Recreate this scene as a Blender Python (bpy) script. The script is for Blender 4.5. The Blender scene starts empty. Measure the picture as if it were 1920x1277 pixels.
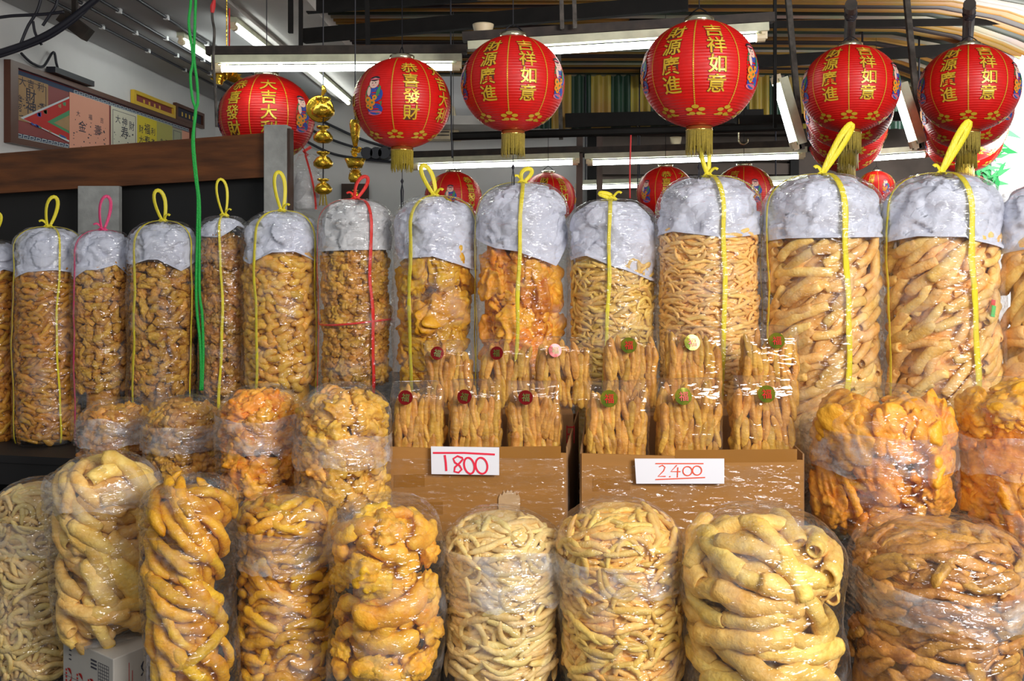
import bpy, bmesh, math, random
import numpy as np
from mathutils import Vector, Matrix, noise as mn

SC = bpy.context.scene
COL = SC.collection
PI = math.pi

# ------------------------------------------------------------------ camera
FPX, HOR, CAMZ = 1700.0, 450.0, 1.6
cam_d = bpy.data.cameras.new('camera'); cam = bpy.data.objects.new('camera', cam_d); COL.objects.link(cam)
cam.location = (0, 0, CAMZ); cam.rotation_euler = (PI/2, 0, 0)
cam_d.sensor_width = 36; cam_d.lens = 36*FPX/1920; cam_d.shift_y = -(638.5-HOR)/1920
cam_d.clip_end = 200
SC.camera = cam

# ------------------------------------------------------------------ world, lights, exposure
SC.view_settings.view_transform = 'Standard'; SC.view_settings.look = 'None'
SC.view_settings.exposure = 0.22; SC.view_settings.gamma = 1.0; SC.view_settings.use_curve_mapping = False
SC.cycles.transparent_max_bounces = 10
SC.cycles.max_bounces = 6; SC.cycles.diffuse_bounces = 3; SC.cycles.glossy_bounces = 3
SC.cycles.sample_clamp_indirect = 6.0
world = bpy.data.worlds.new('sky'); SC.world = world; world.use_nodes = True
wn = world.node_tree.nodes['Background']
wn.inputs['Color'].default_value = (0.90, 0.95, 1.0, 1); wn.inputs['Strength'].default_value = 0.22

def area(name, loc, target, sx, sy, power, color):
    d = bpy.data.lights.new(name, 'AREA'); d.shape = 'RECTANGLE'; d.size = sx; d.size_y = sy
    d.energy = power; d.color = color
    o = bpy.data.objects.new(name, d); COL.objects.link(o); o.location = loc
    o.rotation_euler = (Vector(target)-Vector(loc)).to_track_quat('-Z', 'Y').to_euler()
    return o
area('daylight_street_opening', (3.1, -0.6, 2.9), (0.6, 3.9, 1.0), 2.4, 1.4, 265, (1.0, 0.97, 0.93))
area('added_street_fill', (-0.2, -0.4, 3.5), (-0.1, 3.9, 1.0), 1.8, 0.6, 30, (1.0, 0.97, 0.93))  # added fill lamp out of view, for glints on the film
area('daylight_side_lane', (4.9, 7.2, 3.4), (5.6, 10.2, 2.6), 2.0, 1.5, 220, (1, 1, 1))
area('added_roof_fill', (3.7, 6.3, 2.3), (3.0, 7.0, 3.3), 0.9, 0.6, 42, (1, 0.97, 0.92))  # added lamp under the roof, brightens its stripes on the lane side

def W(px, py, Y):
    return Vector(((px-960)*Y/FPX, Y, CAMZ-(py-HOR)*Y/FPX))

# ------------------------------------------------------------------ materials
def mat(name, col, rough=0.6, metal=0.0, emit=None, es=0.0, noise=0.0, nscale=12.0, bump=0.0, bscale=60.0, rand=0.0, stretch=None, spec=0.5, dark=None, sss=0.0):
    m = bpy.data.materials.new(name); m.use_nodes = True
    nt = m.node_tree; b = nt.nodes['Principled BSDF']
    b.inputs['Base Color'].default_value = (*col, 1); b.inputs['Roughness'].default_value = rough
    b.inputs['Metallic'].default_value = metal; b.inputs['Specular IOR Level'].default_value = spec
    if sss:
        b.inputs['Subsurface Weight'].default_value = sss
        b.inputs['Subsurface Radius'].default_value = (0.02, 0.01, 0.004)
    if emit:
        b.inputs['Emission Color'].default_value = (*emit, 1); b.inputs['Emission Strength'].default_value = es
    vec = None
    if noise or bump:
        tc = nt.nodes.new('ShaderNodeTexCoord'); vec = tc.outputs['Object']
        if stretch:
            mp = nt.nodes.new('ShaderNodeMapping'); mp.inputs['Scale'].default_value = stretch
            nt.links.new(vec, mp.inputs['Vector']); vec = mp.outputs['Vector']
    if noise:
        n = nt.nodes.new('ShaderNodeTexNoise'); n.inputs['Scale'].default_value = nscale; n.inputs['Detail'].default_value = 5
        nt.links.new(vec, n.inputs['Vector'])
        r = nt.nodes.new('ShaderNodeValToRGB')
        d = dark if dark else tuple(c*(1-noise) for c in col)
        r.color_ramp.elements[0].position = 0.33; r.color_ramp.elements[0].color = (*d, 1)
        r.color_ramp.elements[1].position = 0.68; r.color_ramp.elements[1].color = (*[min(1, c*(1+noise*0.35)) for c in col], 1)
        nt.links.new(n.outputs['Fac'], r.inputs['Fac']); out = r.outputs['Color']
        if rand:
            oi = nt.nodes.new('ShaderNodeObjectInfo'); mr = nt.nodes.new('ShaderNodeMapRange')
            mr.inputs['To Min'].default_value = 1-rand; mr.inputs['To Max'].default_value = 1+rand*0.6
            nt.links.new(oi.outputs['Random'], mr.inputs['Value'])
            hs = nt.nodes.new('ShaderNodeHueSaturation'); nt.links.new(out, hs.inputs['Color'])
            nt.links.new(mr.outputs['Result'], hs.inputs['Value'])
            mr2 = nt.nodes.new('ShaderNodeMapRange'); mr2.inputs['To Min'].default_value = 0.488; mr2.inputs['To Max'].default_value = 0.510
            mu = nt.nodes.new('ShaderNodeMath'); mu.operation = 'FRACT'
            mm = nt.nodes.new('ShaderNodeMath'); mm.operation = 'MULTIPLY'; mm.inputs[1].default_value = 7.31
            nt.links.new(oi.outputs['Random'], mm.inputs[0]); nt.links.new(mm.outputs[0], mu.inputs[0])
            nt.links.new(mu.outputs[0], mr2.inputs['Value']); nt.links.new(mr2.outputs['Result'], hs.inputs['Hue'])
            out = hs.outputs['Color']
        nt.links.new(out, b.inputs['Base Color'])
    if bump:
        n2 = nt.nodes.new('ShaderNodeTexNoise'); n2.inputs['Scale'].default_value = bscale; n2.inputs['Detail'].default_value = 4
        nt.links.new(vec, n2.inputs['Vector'])
        bp = nt.nodes.new('ShaderNodeBump'); bp.inputs['Strength'].default_value = bump; bp.inputs['Distance'].default_value = 0.01
        nt.links.new(n2.outputs['Fac'], bp.inputs['Height']); nt.links.new(bp.outputs['Normal'], b.inputs['Normal'])
    return m

def film_mat(name, haze=0.012, hazevar=0.20, rough=0.07, tint=(1, 1, 1), gain=1.6, wr=1.7, hscale=7.0, shine=0.0):
    """clear crinkled plastic film"""
    m = bpy.data.materials.new(name); m.use_nodes = True
    nt = m.node_tree; nt.nodes.clear(); N = nt.nodes.new; L = nt.links.new
    out = N('ShaderNodeOutputMaterial')
    tc = N('ShaderNodeTexCoord'); oi = N('ShaderNodeObjectInfo')
    add = N('ShaderNodeVectorMath'); add.operation = 'ADD'
    sc = N('ShaderNodeVectorMath'); sc.operation = 'SCALE'; sc.inputs['Scale'].default_value = 11.0
    cmb = N('ShaderNodeCombineXYZ'); L(oi.outputs['Random'], cmb.inputs[0]); L(oi.outputs['Random'], cmb.inputs[2])
    L(cmb.outputs[0], sc.inputs[0]); L(tc.outputs['Object'], add.inputs[0]); L(sc.outputs[0], add.inputs[1])
    mp = N('ShaderNodeMapping'); mp.inputs['Scale'].default_value = (1, 1, 3.0); mp.inputs['Rotation'].default_value = (0.1, 0.25, 0.2); L(add.outputs[0], mp.inputs['Vector'])
    # crinkles: ridged noise, sharp creases
    n1 = N('ShaderNodeTexNoise'); n1.noise_type = 'RIDGED_MULTIFRACTAL'; n1.inputs['Scale'].default_value = 9; n1.inputs['Detail'].default_value = 3.0
    n1.inputs['Distortion'].default_value = 0.6; L(mp.outputs[0], n1.inputs['Vector'])
    v1 = N('ShaderNodeTexVoronoi'); v1.feature = 'DISTANCE_TO_EDGE'; v1.inputs['Scale'].default_value = 14
    L(mp.outputs[0], v1.inputs['Vector'])
    n3 = N('ShaderNodeTexNoise'); n3.inputs['Scale'].default_value = 26; n3.inputs['Detail'].default_value = 2; L(mp.outputs[0], n3.inputs['Vector'])
    b1 = N('ShaderNodeBump'); b1.inputs['Strength'].default_value = 0.55*wr; b1.inputs['Distance'].default_value = 0.02; L(n1.outputs['Fac'], b1.inputs['Height'])
    b2 = N('ShaderNodeBump'); b2.inputs['Strength'].default_value = 0.35*wr; b2.inputs['Distance'].default_value = 0.03; L(v1.outputs['Distance'], b2.inputs['Height']); L(b1.outputs[0], b2.inputs['Normal'])
    b3 = N('ShaderNodeBump'); b3.inputs['Strength'].default_value = 0.4*wr; b3.inputs['Distance'].default_value = 0.012; L(n3.outputs['Fac'], b3.inputs['Height']); L(b2.outputs[0], b3.inputs['Normal'])
    lw = N('ShaderNodeLayerWeight'); lw.inputs['Blend'].default_value = 0.5; L(b3.outputs[0], lw.inputs['Normal'])
    fr = N('ShaderNodeMapRange'); fr.inputs['From Min'].default_value = 0.45; fr.inputs['From Max'].default_value = 1.0; fr.inputs['To Min'].default_value = 0.045; fr.inputs['To Max'].default_value = 0.20; L(lw.outputs['Facing'], fr.inputs['Value'])
    mg = N('ShaderNodeMath'); mg.operation = 'MULTIPLY_ADD'; mg.inputs[1].default_value = gain; mg.inputs[2].default_value = shine; mg.use_clamp = True; L(fr.outputs[0], mg.inputs[0])
    gl = N('ShaderNodeBsdfGlossy'); gl.inputs['Roughness'].default_value = rough; gl.inputs['Color'].default_value = (1, 1, 1, 1); L(b3.outputs[0], gl.inputs['Normal'])
    tr = N('ShaderNodeBsdfTransparent'); tr.inputs['Color'].default_value = (*tint, 1)
    df = N('ShaderNodeBsdfDiffuse'); df.inputs['Color'].default_value = (0.86, 0.86, 0.88, 1)
    hz = N('ShaderNodeTexNoise'); hz.inputs['Scale'].default_value = hscale; hz.inputs['Detail'].default_value = 6; hz.inputs['Roughness'].default_value = 0.65; L(add.outputs[0], hz.inputs['Vector'])
    mr = N('ShaderNodeMapRange'); mr.inputs['From Min'].default_value = 0.50; mr.inputs['From Max'].default_value = 0.74
    mr.inputs['To Min'].default_value = haze; mr.inputs['To Max'].default_value = haze+hazevar; L(hz.outputs['Fac'], mr.inputs['Value'])
    m1 = N('ShaderNodeMixShader'); L(mr.outputs[0], m1.inputs['Fac']); L(tr.outputs[0], m1.inputs[1]); L(df.outputs[0], m1.inputs[2])
    m2 = N('ShaderNodeMixShader'); L(mg.outputs[0], m2.inputs['Fac']); L(m1.outputs[0], m2.inputs[1]); L(gl.outputs[0], m2.inputs[2])
    L(m2.outputs[0], out.inputs['Surface'])
    return m

def stripe_mat(name, cols, period, axis, rough=0.5):
    m = bpy.data.materials.new(name); m.use_nodes = True; nt = m.node_tree; b = nt.nodes['Principled BSDF']; b.inputs['Roughness'].default_value = rough
    tc = nt.nodes.new('ShaderNodeTexCoord'); sp = nt.nodes.new('ShaderNodeSeparateXYZ'); nt.links.new(tc.outputs['Object'], sp.inputs[0])
    mu = nt.nodes.new('ShaderNodeMath'); mu.operation = 'DIVIDE'; mu.inputs[1].default_value = period; nt.links.new(sp.outputs[axis], mu.inputs[0])
    frc = nt.nodes.new('ShaderNodeMath'); frc.operation = 'FRACT'; nt.links.new(mu.outputs[0], frc.inputs[0])
    r = nt.nodes.new('ShaderNodeValToRGB'); r.color_ramp.interpolation = 'CONSTANT'
    for i, c in enumerate(cols):
        e = r.color_ramp.elements[i] if i < 2 else r.color_ramp.elements.new(i/len(cols))
        e.position = i/len(cols); e.color = (*c, 1)
    nt.links.new(frc.outputs[0], r.inputs['Fac'])
    nz = nt.nodes.new('ShaderNodeTexNoise'); nz.inputs['Scale'].default_value = 3; nz.inputs['Detail'].default_value = 6; nt.links.new(tc.outputs['Object'], nz.inputs['Vector'])
    mx = nt.nodes.new('ShaderNodeMix'); mx.data_type = 'RGBA'; mx.blend_type = 'MULTIPLY'; mx.inputs[0].default_value = 0.6
    nt.links.new(r.outputs['Color'], mx.inputs[6]); nt.links.new(nz.outputs['Color'], mx.inputs[7])
    nt.links.new(mx.outputs[2], b.inputs['Base Color'])
    return m

M = {}
SN = dict(rough=0.42, noise=0.30, nscale=26, bump=0.35, bscale=90, rand=0.22, spec=0.35)
M['white_stick'] = mat('white_stick', (0.88, 0.68, 0.3), dark=(0.8, 0.53, 0.16), **SN)
M['pale'] = mat('pale_snack', (0.88, 0.61, 0.18), dark=(0.78, 0.44, 0.075), **SN)
M['yellow'] = mat('yellow_snack', (0.84, 0.49, 0.085), dark=(0.72, 0.33, 0.03), **SN)
M['gold'] = mat('gold_snack', (0.82, 0.47, 0.032), dark=(0.68, 0.30, 0.010), **SN)
M['bright'] = mat('bright_snack', (0.90, 0.53, 0.05), dark=(0.82, 0.37, 0.018), **SN)
M['amber'] = mat('amber_snack', (0.72, 0.36, 0.04), dark=(0.48, 0.18, 0.012), **SN)
M['crust'] = mat('crust_snack', (0.74, 0.4, 0.06), dark=(0.42, 0.165, 0.015), **SN)
M['brown'] = mat('brown_snack', (0.62, 0.31, 0.06), dark=(0.32, 0.125, 0.018), **SN)
M['tan'] = mat('tan_snack', (0.74, 0.4, 0.075), dark=(0.48, 0.21, 0.025), **SN)
M['orange'] = mat('orange_snack', (0.9, 0.43, 0.045), dark=(0.8, 0.28, 0.014), **SN)
M['peach'] = mat('peach_snack', (0.92, 0.61, 0.22), dark=(0.86, 0.46, 0.10), **SN)
M['film'] = film_mat('clear_film')
M['film_top'] = film_mat('clear_film_top', haze=0.05, hazevar=0.25)
M['film_fold'] = film_mat('folded_film', haze=0.09, hazevar=0.5, hscale=10, gain=2.0)
M['film_pack'] = film_mat('cellophane', haze=0.01, hazevar=0.05, rough=0.05, wr=0.4, gain=1.6)
M['film_wrap'] = film_mat('stretch_wrap', haze=0.0, hazevar=0.06, rough=0.10, gain=0.9, wr=1.2)
M['paper'] = mat('paper', (0.66, 0.68, 0.79), rough=0.6, noise=0.08, nscale=5)
M['paper_grey'] = mat('paper_grey', (0.60, 0.60, 0.61), rough=0.6, noise=0.08, nscale=5)
def crumple(m, strength=0.55):
    nt = m.node_tree; N = nt.nodes.new; L = nt.links.new; b = nt.nodes['Principled BSDF']
    tc = N('ShaderNodeTexCoord'); nz = N('ShaderNodeTexNoise'); nz.inputs['Scale'].default_value = 7; L(tc.outputs['Object'], nz.inputs['Vector'])
    mx = N('ShaderNodeVectorMath'); mx.operation = 'MULTIPLY_ADD'; mx.inputs[1].default_value = (0.05, 0.05, 0.05); L(nz.outputs['Color'], mx.inputs[0]); L(tc.outputs['Object'], mx.inputs[2])
    prev = None
    for sc_, st_ in ((11, strength), (27, strength*0.7)):
        s1 = N('ShaderNodeVectorMath'); s1.operation = 'SCALE'; s1.inputs['Scale'].default_value = sc_; L(mx.outputs[0], s1.inputs[0])
        v = N('ShaderNodeTexVoronoi'); v.inputs['Scale'].default_value = 1.0; L(s1.outputs[0], v.inputs['Vector'])
        d = N('ShaderNodeVectorMath'); d.operation = 'SUBTRACT'; L(s1.outputs[0], d.inputs[0]); L(v.outputs['Position'], d.inputs[1])
        c = N('ShaderNodeVectorMath'); c.operation = 'SUBTRACT'; c.inputs[1].default_value = (0.5, 0.5, 0.5); L(v.outputs['Color'], c.inputs[0])
        q = N('ShaderNodeVectorMath'); q.operation = 'DOT_PRODUCT'; L(d.outputs[0], q.inputs[0]); L(c.outputs[0], q.inputs[1])
        bp = N('ShaderNodeBump'); bp.inputs['Strength'].default_value = st_; bp.inputs['Distance'].default_value = 1.0/sc_; L(q.outputs['Value'], bp.inputs['Height'])
        if prev: L(prev.outputs[0], bp.inputs['Normal'])
        prev = bp
    L(prev.outputs[0], b.inputs['Normal'])
crumple(M['paper']); crumple(M['paper_grey'])
M['tie_y'] = mat('yellow_ribbon', (0.86, 0.72, 0.03), rough=0.35, bump=0.5, bscale=220, stretch=(1, 1, 0.08))
M['tie_r'] = mat('red_ribbon', (0.80, 0.03, 0.02), rough=0.35, bump=0.5, bscale=220, stretch=(1, 1, 0.08))
M['tie_p'] = mat('pink_ribbon', (0.80, 0.06, 0.20), rough=0.35, bump=0.5, bscale=220, stretch=(1, 1, 0.08))
M['card'] = mat('cardboard', (0.40, 0.18, 0.038), rough=0.7, noise=0.12, nscale=3, stretch=(1, 1, 6))
M['card_in'] = mat('cardboard_inside', (0.33, 0.17, 0.065), rough=0.8, noise=0.1, nscale=6)
M['card_torn'] = mat('torn_card', (0.58, 0.38, 0.20), rough=0.9, noise=0.1)
M['tape'] = mat('brown_tape', (0.33, 0.145, 0.030), rough=0.25, noise=0.06, nscale=5)
M['sign'] = mat('sign_paper', (0.84, 0.84, 0.90), rough=0.6)
M['pen'] = mat('pen_red', (0.85, 0.02, 0.06), rough=0.6)
M['pen2'] = mat('pen_orange', (0.88, 0.09, 0.03), rough=0.6)
M['sticker_red'] = mat('sticker_red', (0.20, 0.004, 0.004), rough=0.12, metal=0.3)
M['sticker_green'] = mat('sticker_green', (0.10, 0.16, 0.015), rough=0.10, metal=0.5, noise=0.5, nscale=22, dark=(0.36, 0.30, 0.02))
M['char_red'] = mat('char_red', (0.65, 0.01, 0.01), rough=0.3)
M['char_green'] = mat('char_green', (0.12, 0.14, 0.02), rough=0.3, metal=0.2)
M['lantern'] = mat('lantern_red', (0.66, 0.007, 0.005), rough=0.40, noise=0.12, nscale=7)
M['gold_print'] = mat('gold_print', (0.78, 0.50, 0.04), rough=0.3, metal=0.25)
M['dark_print'] = mat('dark_print', (0.10, 0.03, 0.01), rough=0.6)
M['metal_gold'] = mat('metal_gold', (0.80, 0.58, 0.16), rough=0.18, metal=0.9)
M['metal_cap'] = mat('metal_cap', (0.62, 0.58, 0.40), rough=0.2, metal=0.9)
M['fringe'] = mat('fringe', (0.34, 0.25, 0.02), rough=0.5, noise=0.3, nscale=40)
M['charm'] = mat('charm_gold', (0.82, 0.52, 0.05), rough=0.16, metal=0.85, bump=0.6, bscale=45)
M['skin'] = mat('print_skin', (0.85, 0.55, 0.45)); M['blue'] = mat('print_blue', (0.03, 0.08, 0.40)); M['orange_p'] = mat('print_orange', (0.85, 0.28, 0.02))
M['hair'] = mat('print_hair', (0.02, 0.02, 0.03)); M['green_p'] = mat('print_green', (0.05, 0.25, 0.10)); M['pinkp'] = mat('print_pink', (0.75, 0.15, 0.2))
M['black'] = mat('black_steel', (0.007, 0.006, 0.0055), rough=0.65, noise=0.4, nscale=9, spec=0.2)
M['rust'] = mat('rusty_steel', (0.030, 0.020, 0.014), rough=0.7, noise=0.6, nscale=14)
M['dust'] = mat('dusty_steel', (0.09, 0.08, 0.07), rough=0.9, noise=0.6, nscale=20, bump=0.6, bscale=30)
M['cable'] = mat('cable', (0.012, 0.012, 0.02), rough=0.5)
M['wall'] = mat('white_wall', (0.62, 0.61, 0.60), rough=0.85, noise=0.08, nscale=1.5)
M['soffit'] = mat('soffit', (0.44, 0.43, 0.43), rough=0.85, noise=0.06, nscale=1.5)
M['trimw'] = mat('trim_white', (0.60, 0.56, 0.52), rough=0.7, noise=0.12, nscale=3)
M['tube'] = mat('tube_light', (1, 1, 1), emit=(0.92, 1.0, 0.98), es=11.0)
M['batten'] = mat('batten', (0.55, 0.56, 0.40), rough=0.5, noise=0.25, nscale=10)
M['wood'] = mat('brown_board', (0.15, 0.046, 0.009), rough=0.6, noise=0.55, nscale=6, stretch=(0.3, 1, 3), bump=0.2, bscale=30)
M['wood_dark'] = mat('dark_wood', (0.05, 0.022, 0.012), rough=0.6, noise=0.3, nscale=6)
M['concrete'] = mat('concrete', (0.33, 0.335, 0.32), rough=0.9, noise=0.18, nscale=14, bump=0.3, bscale=40)
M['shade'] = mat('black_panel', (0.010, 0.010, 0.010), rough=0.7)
M['bench'] = mat('bench_paint', (0.02, 0.018, 0.018), rough=0.6)
M['floor'] = mat('concrete_floor', (0.14, 0.13, 0.12), rough=0.8, noise=0.3, nscale=4)
M['rope'] = mat('green_rope', (0.01, 0.38, 0.05), rough=0.5, bump=0.6, bscale=150)
M['redcord'] = mat('red_cord', (0.6, 0.03, 0.03), rough=0.6)
M['cream'] = mat('cream_plastic', (0.70, 0.58, 0.38), rough=0.5, noise=0.2, nscale=8)
M['white'] = mat('white_paint', (0.75, 0.75, 0.75), rough=0.7)
M['maroon'] = mat('maroon_paper', (0.22, 0.03, 0.03), rough=0.5, noise=0.15, nscale=2)
M['salmon'] = mat('salmon_paper', (0.70, 0.32, 0.22), rough=0.7); M['tanp'] = mat('tan_paper', (0.36, 0.22, 0.10), rough=0.7, noise=0.1)
M['creamp'] = mat('cream_paper', (0.62, 0.58, 0.46), rough=0.7); M['yellowp'] = mat('yellow_paper', (0.66, 0.52, 0.03), rough=0.7)
M['olivep'] = mat('olive_paper', (0.42, 0.38, 0.10), rough=0.7); M['greyp'] = mat('grey_paper', (0.34, 0.34, 0.24), rough=0.7)
M['ink'] = mat('ink', (0.03, 0.03, 0.05), rough=0.8); M['inkb'] = mat('ink_blue', (0.03, 0.05, 0.10), rough=0.8)
M['fret'] = mat('fret_white', (0.55, 0.60, 0.62), rough=0.7)
M['rail'] = mat('frame_brown', (0.09, 0.03, 0.015), rough=0.4)
M['carton_w'] = mat('white_carton', (0.50, 0.47, 0.42), rough=0.75, noise=0.12, nscale=5)
M['print_r'] = mat('carton_red', (0.45, 0.016, 0.012), rough=0.7)
M['roof_c'] = stripe_mat('roof_stripes', [(0.34, 0.17, 0.03), (0.03, 0.045, 0.03), (0.40, 0.36, 0.28), (0.36, 0.19, 0.03), (0.03, 0.02, 0.02)], 0.62, 1)
M['panel_c'] = stripe_mat('panel_stripes', [(0.50, 0.34, 0.05), (0.01, 0.05, 0.025)], 0.42, 0)
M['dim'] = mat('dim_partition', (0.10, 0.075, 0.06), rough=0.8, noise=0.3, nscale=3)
M['street'] = mat('street_wall', (0.9, 0.9, 0.9), rough=0.9)
M['leafy'] = mat('leaf_green', (0.03, 0.30, 0.08), rough=0.5)
M['red_stop'] = mat('bit_red', (0.75, 0.02, 0.02)); M['green_stop'] = mat('bit_green', (0.05, 0.60, 0.12))

# ------------------------------------------------------------------ object helpers
def mesh(name, V, F, mats, smooth=True, mi=None):
    me = bpy.data.meshes.new(name)
    me.from_pydata([tuple(v) for v in V], [], [tuple(f) for f in F])
    for m in (mats if isinstance(mats, (list, tuple)) else [mats]):
        me.materials.append(M[m] if isinstance(m, str) else m)
    if smooth: me.polygons.foreach_set('use_smooth', [True]*len(me.polygons))
    if mi is not None: me.polygons.foreach_set('material_index', mi)
    me.update()
    return me

def put(name, me, parent=None, loc=(0, 0, 0), rot=None, mw=None):
    o = bpy.data.objects.new(name, me); COL.objects.link(o)
    if parent is not None: o.parent = parent
    if mw is not None: o.matrix_local = mw
    else:
        o.location = loc
        if rot: o.rotation_euler = rot
    return o

def tag(o, label, cat, group=None, kind=None):
    o['label'] = label; o['category'] = cat
    if group: o['group'] = group
    if kind: o['kind'] = kind
    return o

def thing(name, label, cat, loc=(0, 0, 0), group=None, rz=0):
    o = bpy.data.objects.new(name, None); COL.objects.link(o); o.location = loc; o.rotation_euler = (0, 0, rz)
    o.empty_display_size = 0.05
    return tag(o, label, cat, group)

def copy_tree(o, parent=None):
    c = o.copy(); COL.objects.link(c)
    if parent is not None: c.parent = parent
    for ch in list(o.children): copy_tree(ch, c)
    return c

def struct(name, me, loc=(0, 0, 0)):
    o = put(name, me, None, loc); o['kind'] = 'structure'; return o

class MB:
    """collects shapes, builds one mesh"""
    def __init__(s): s.V = []; s.F = []; s.I = []; s.mi = 0
    def add(s, V, F):
        n = len(s.V); s.V += [tuple(v) for v in V]; s.F += [tuple(i+n for i in f) for f in F]; s.I += [s.mi]*len(F); return s
    def box(s, a, b, rot=None, bev=0):
        x0, y0, z0 = a; x1, y1, z1 = b
        if bev:
            bm = bmesh.new(); bmesh.ops.create_cube(bm, size=1)
            for v in bm.verts: v.co = Vector((x0+(v.co.x+.5)*(x1-x0), y0+(v.co.y+.5)*(y1-y0), z0+(v.co.z+.5)*(z1-z0)))
            bmesh.ops.bevel(bm, geom=bm.edges[:], offset=bev, segments=2, affect='EDGES', profile=0.5)
            bm.verts.index_update()
            s.add([v.co.copy() for v in bm.verts], [[v.index for v in f.verts] for f in bm.faces]); bm.free(); return s
        V = [(x0, y0, z0), (x1, y0, z0), (x1, y1, z0), (x0, y1, z0), (x0, y0, z1), (x1, y0, z1), (x1, y1, z1), (x0, y1, z1)]
        return s.add(V, [(0, 3, 2, 1), (4, 5, 6, 7), (0, 1, 5, 4), (1, 2, 6, 5), (2, 3, 7, 6), (3, 0, 4, 7)])
    def prism(s, quad_lo, quad_hi):
        return s.add(list(quad_lo)+list(quad_hi), [(0, 3, 2, 1), (4, 5, 6, 7), (0, 1, 5, 4), (1, 2, 6, 5), (2, 3, 7, 6), (3, 0, 4, 7)])
    def bar(s, p, q, w, h):
        """rectangular bar from p to q, width w (sideways), height h"""
        p = Vector(p); q = Vector(q); t = (q-p).normalized(); up = Vector((0, 0, 1))
        if abs(t.z) > 0.95: up = Vector((0, 1, 0))
        a = t.cross(up).normalized()*w/2; b = a.cross(t).normalized()*h/2
        return s.prism([p-a-b, p+a-b, p+a+b, p-a+b], [q-a-b, q+a-b, q+a+b, q-a+b])
    def tube(s, pts, r, n=8, cap=True):
        pts = [Vector(p) for p in pts]; k = len(pts); V = []; F = []
        ref = None
        for i, p in enumerate(pts):
            t = (pts[min(i+1, k-1)]-pts[max(i-1, 0)])
            t = t.normalized() if t.length > 1e-9 else Vector((0, 0, 1))
            if ref is None:
                ref = Vector((0, 0, 1)) if abs(t.z) < 0.9 else Vector((0, 1, 0))
            a = (ref - t*ref.dot(t))
            a = a.normalized() if a.length > 1e-6 else t.orthogonal().normalized()
            ref = a; b = t.cross(a)
            rr = r[i] if isinstance(r, (list, tuple)) else r
            for j in range(n):
                f = 2*PI*j/n; V.append(p+(a*math.cos(f)+b*math.sin(f))*rr)
        for i in range(k-1):
            for j in range(n):
                F.append((i*n+j, i*n+(j+1) % n, (i+1)*n+(j+1) % n, (i+1)*n+j))
        if cap:
            F.append(tuple(range(n-1, -1, -1))); F.append(tuple((k-1)*n+j for j in range(n)))
        return s.add(V, F)
    def lathe(s, prof, n=24, c=(0, 0, 0), cap=True):
        V = []; F = []
        for r, z in prof:
            for j in range(n):
                f = 2*PI*j/n; V.append((c[0]+r*math.cos(f), c[1]+r*math.sin(f), c[2]+z))
        for i in range(len(prof)-1):
            for j in range(n):
                F.append((i*n+j, i*n+(j+1) % n, (i+1)*n+(j+1) % n, (i+1)*n+j))
        if cap:
            F.append(tuple(range(n-1, -1, -1))); F.append(tuple((len(prof)-1)*n+j for j in range(n)))
        return s.add(V, F)
    def ribbon(s, pts, nrm, w, th=0.0012):
        """flat tape along pts, nrm = list of outward normals"""
        pts = [Vector(p) for p in pts]; k = len(pts); V = []; F = []
        for i, p in enumerate(pts):
            t = (pts[min(i+1, k-1)]-pts[max(i-1, 0)]).normalized(); nn = Vector(nrm[i]); b = t.cross(nn)
            b = b.normalized() if b.length > 1e-6 else t.orthogonal().normalized()
            ww = w[i] if isinstance(w, (list, tuple)) else w
            nn = b.cross(t).normalized()
            V += [p-b*ww/2, p-b*ww/6+nn*th*1.6, p+b*ww/6+nn*th*0.6, p+b*ww/2+nn*th, p+b*ww/2-nn*th, p-b*ww/2-nn*th]
        for i in range(k-1):
            for j in range(6): F.append((i*6+j, i*6+(j+1) % 6, (i+1)*6+(j+1) % 6, (i+1)*6+j))
        F.append((5, 4, 3, 2, 1, 0)); F.append(tuple((k-1)*6+j for j in range(6)))
        return s.add(V, F)
    def build(s, name, m, parent=None, smooth=False, loc=(0, 0, 0), rot=None):
        ms = m if isinstance(m, list) else [m]
        return put(name, mesh(name, s.V, s.F, ms, smooth, s.I if len(ms) > 1 else None), parent, loc, rot)
    def me(s, name, m, smooth=False):
        ms = m if isinstance(m, list) else [m]
        return mesh(name, s.V, s.F, ms, smooth, s.I if len(ms) > 1 else None)

_TXT = {}
def text_geo(s, size=1.0, offset=0.0):
    """triangulated glyph outline, centred"""
    key = (s, offset)
    if key not in _TXT:
        cu = bpy.data.curves.new('t', 'FONT'); cu.body = s; cu.size = 1.0; cu.align_x = 'CENTER'; cu.align_y = 'CENTER'
        cu.offset = offset; cu.resolution_u = 3
        ob = bpy.data.objects.new('t', cu); COL.objects.link(ob)
        dg = bpy.context.evaluated_depsgraph_get(); dg.update()
        me = bpy.data.meshes.new_from_object(ob.evaluated_get(dg))
        V = np.array([v.co[:2] for v in me.vertices]) if len(me.vertices) else np.zeros((0, 2))
        F = [tuple(p.vertices) for p in me.polygons]
        if len(V):
            c = (V.min(0)+V.max(0))/2; V = V-c
        bpy.data.objects.remove(ob); bpy.data.curves.remove(cu); bpy.data.meshes.remove(me)
        _TXT[key] = (V, F)
    V, F = _TXT[key]
    return V*size, F

random.seed(7); rng = random.Random(11)
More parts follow.
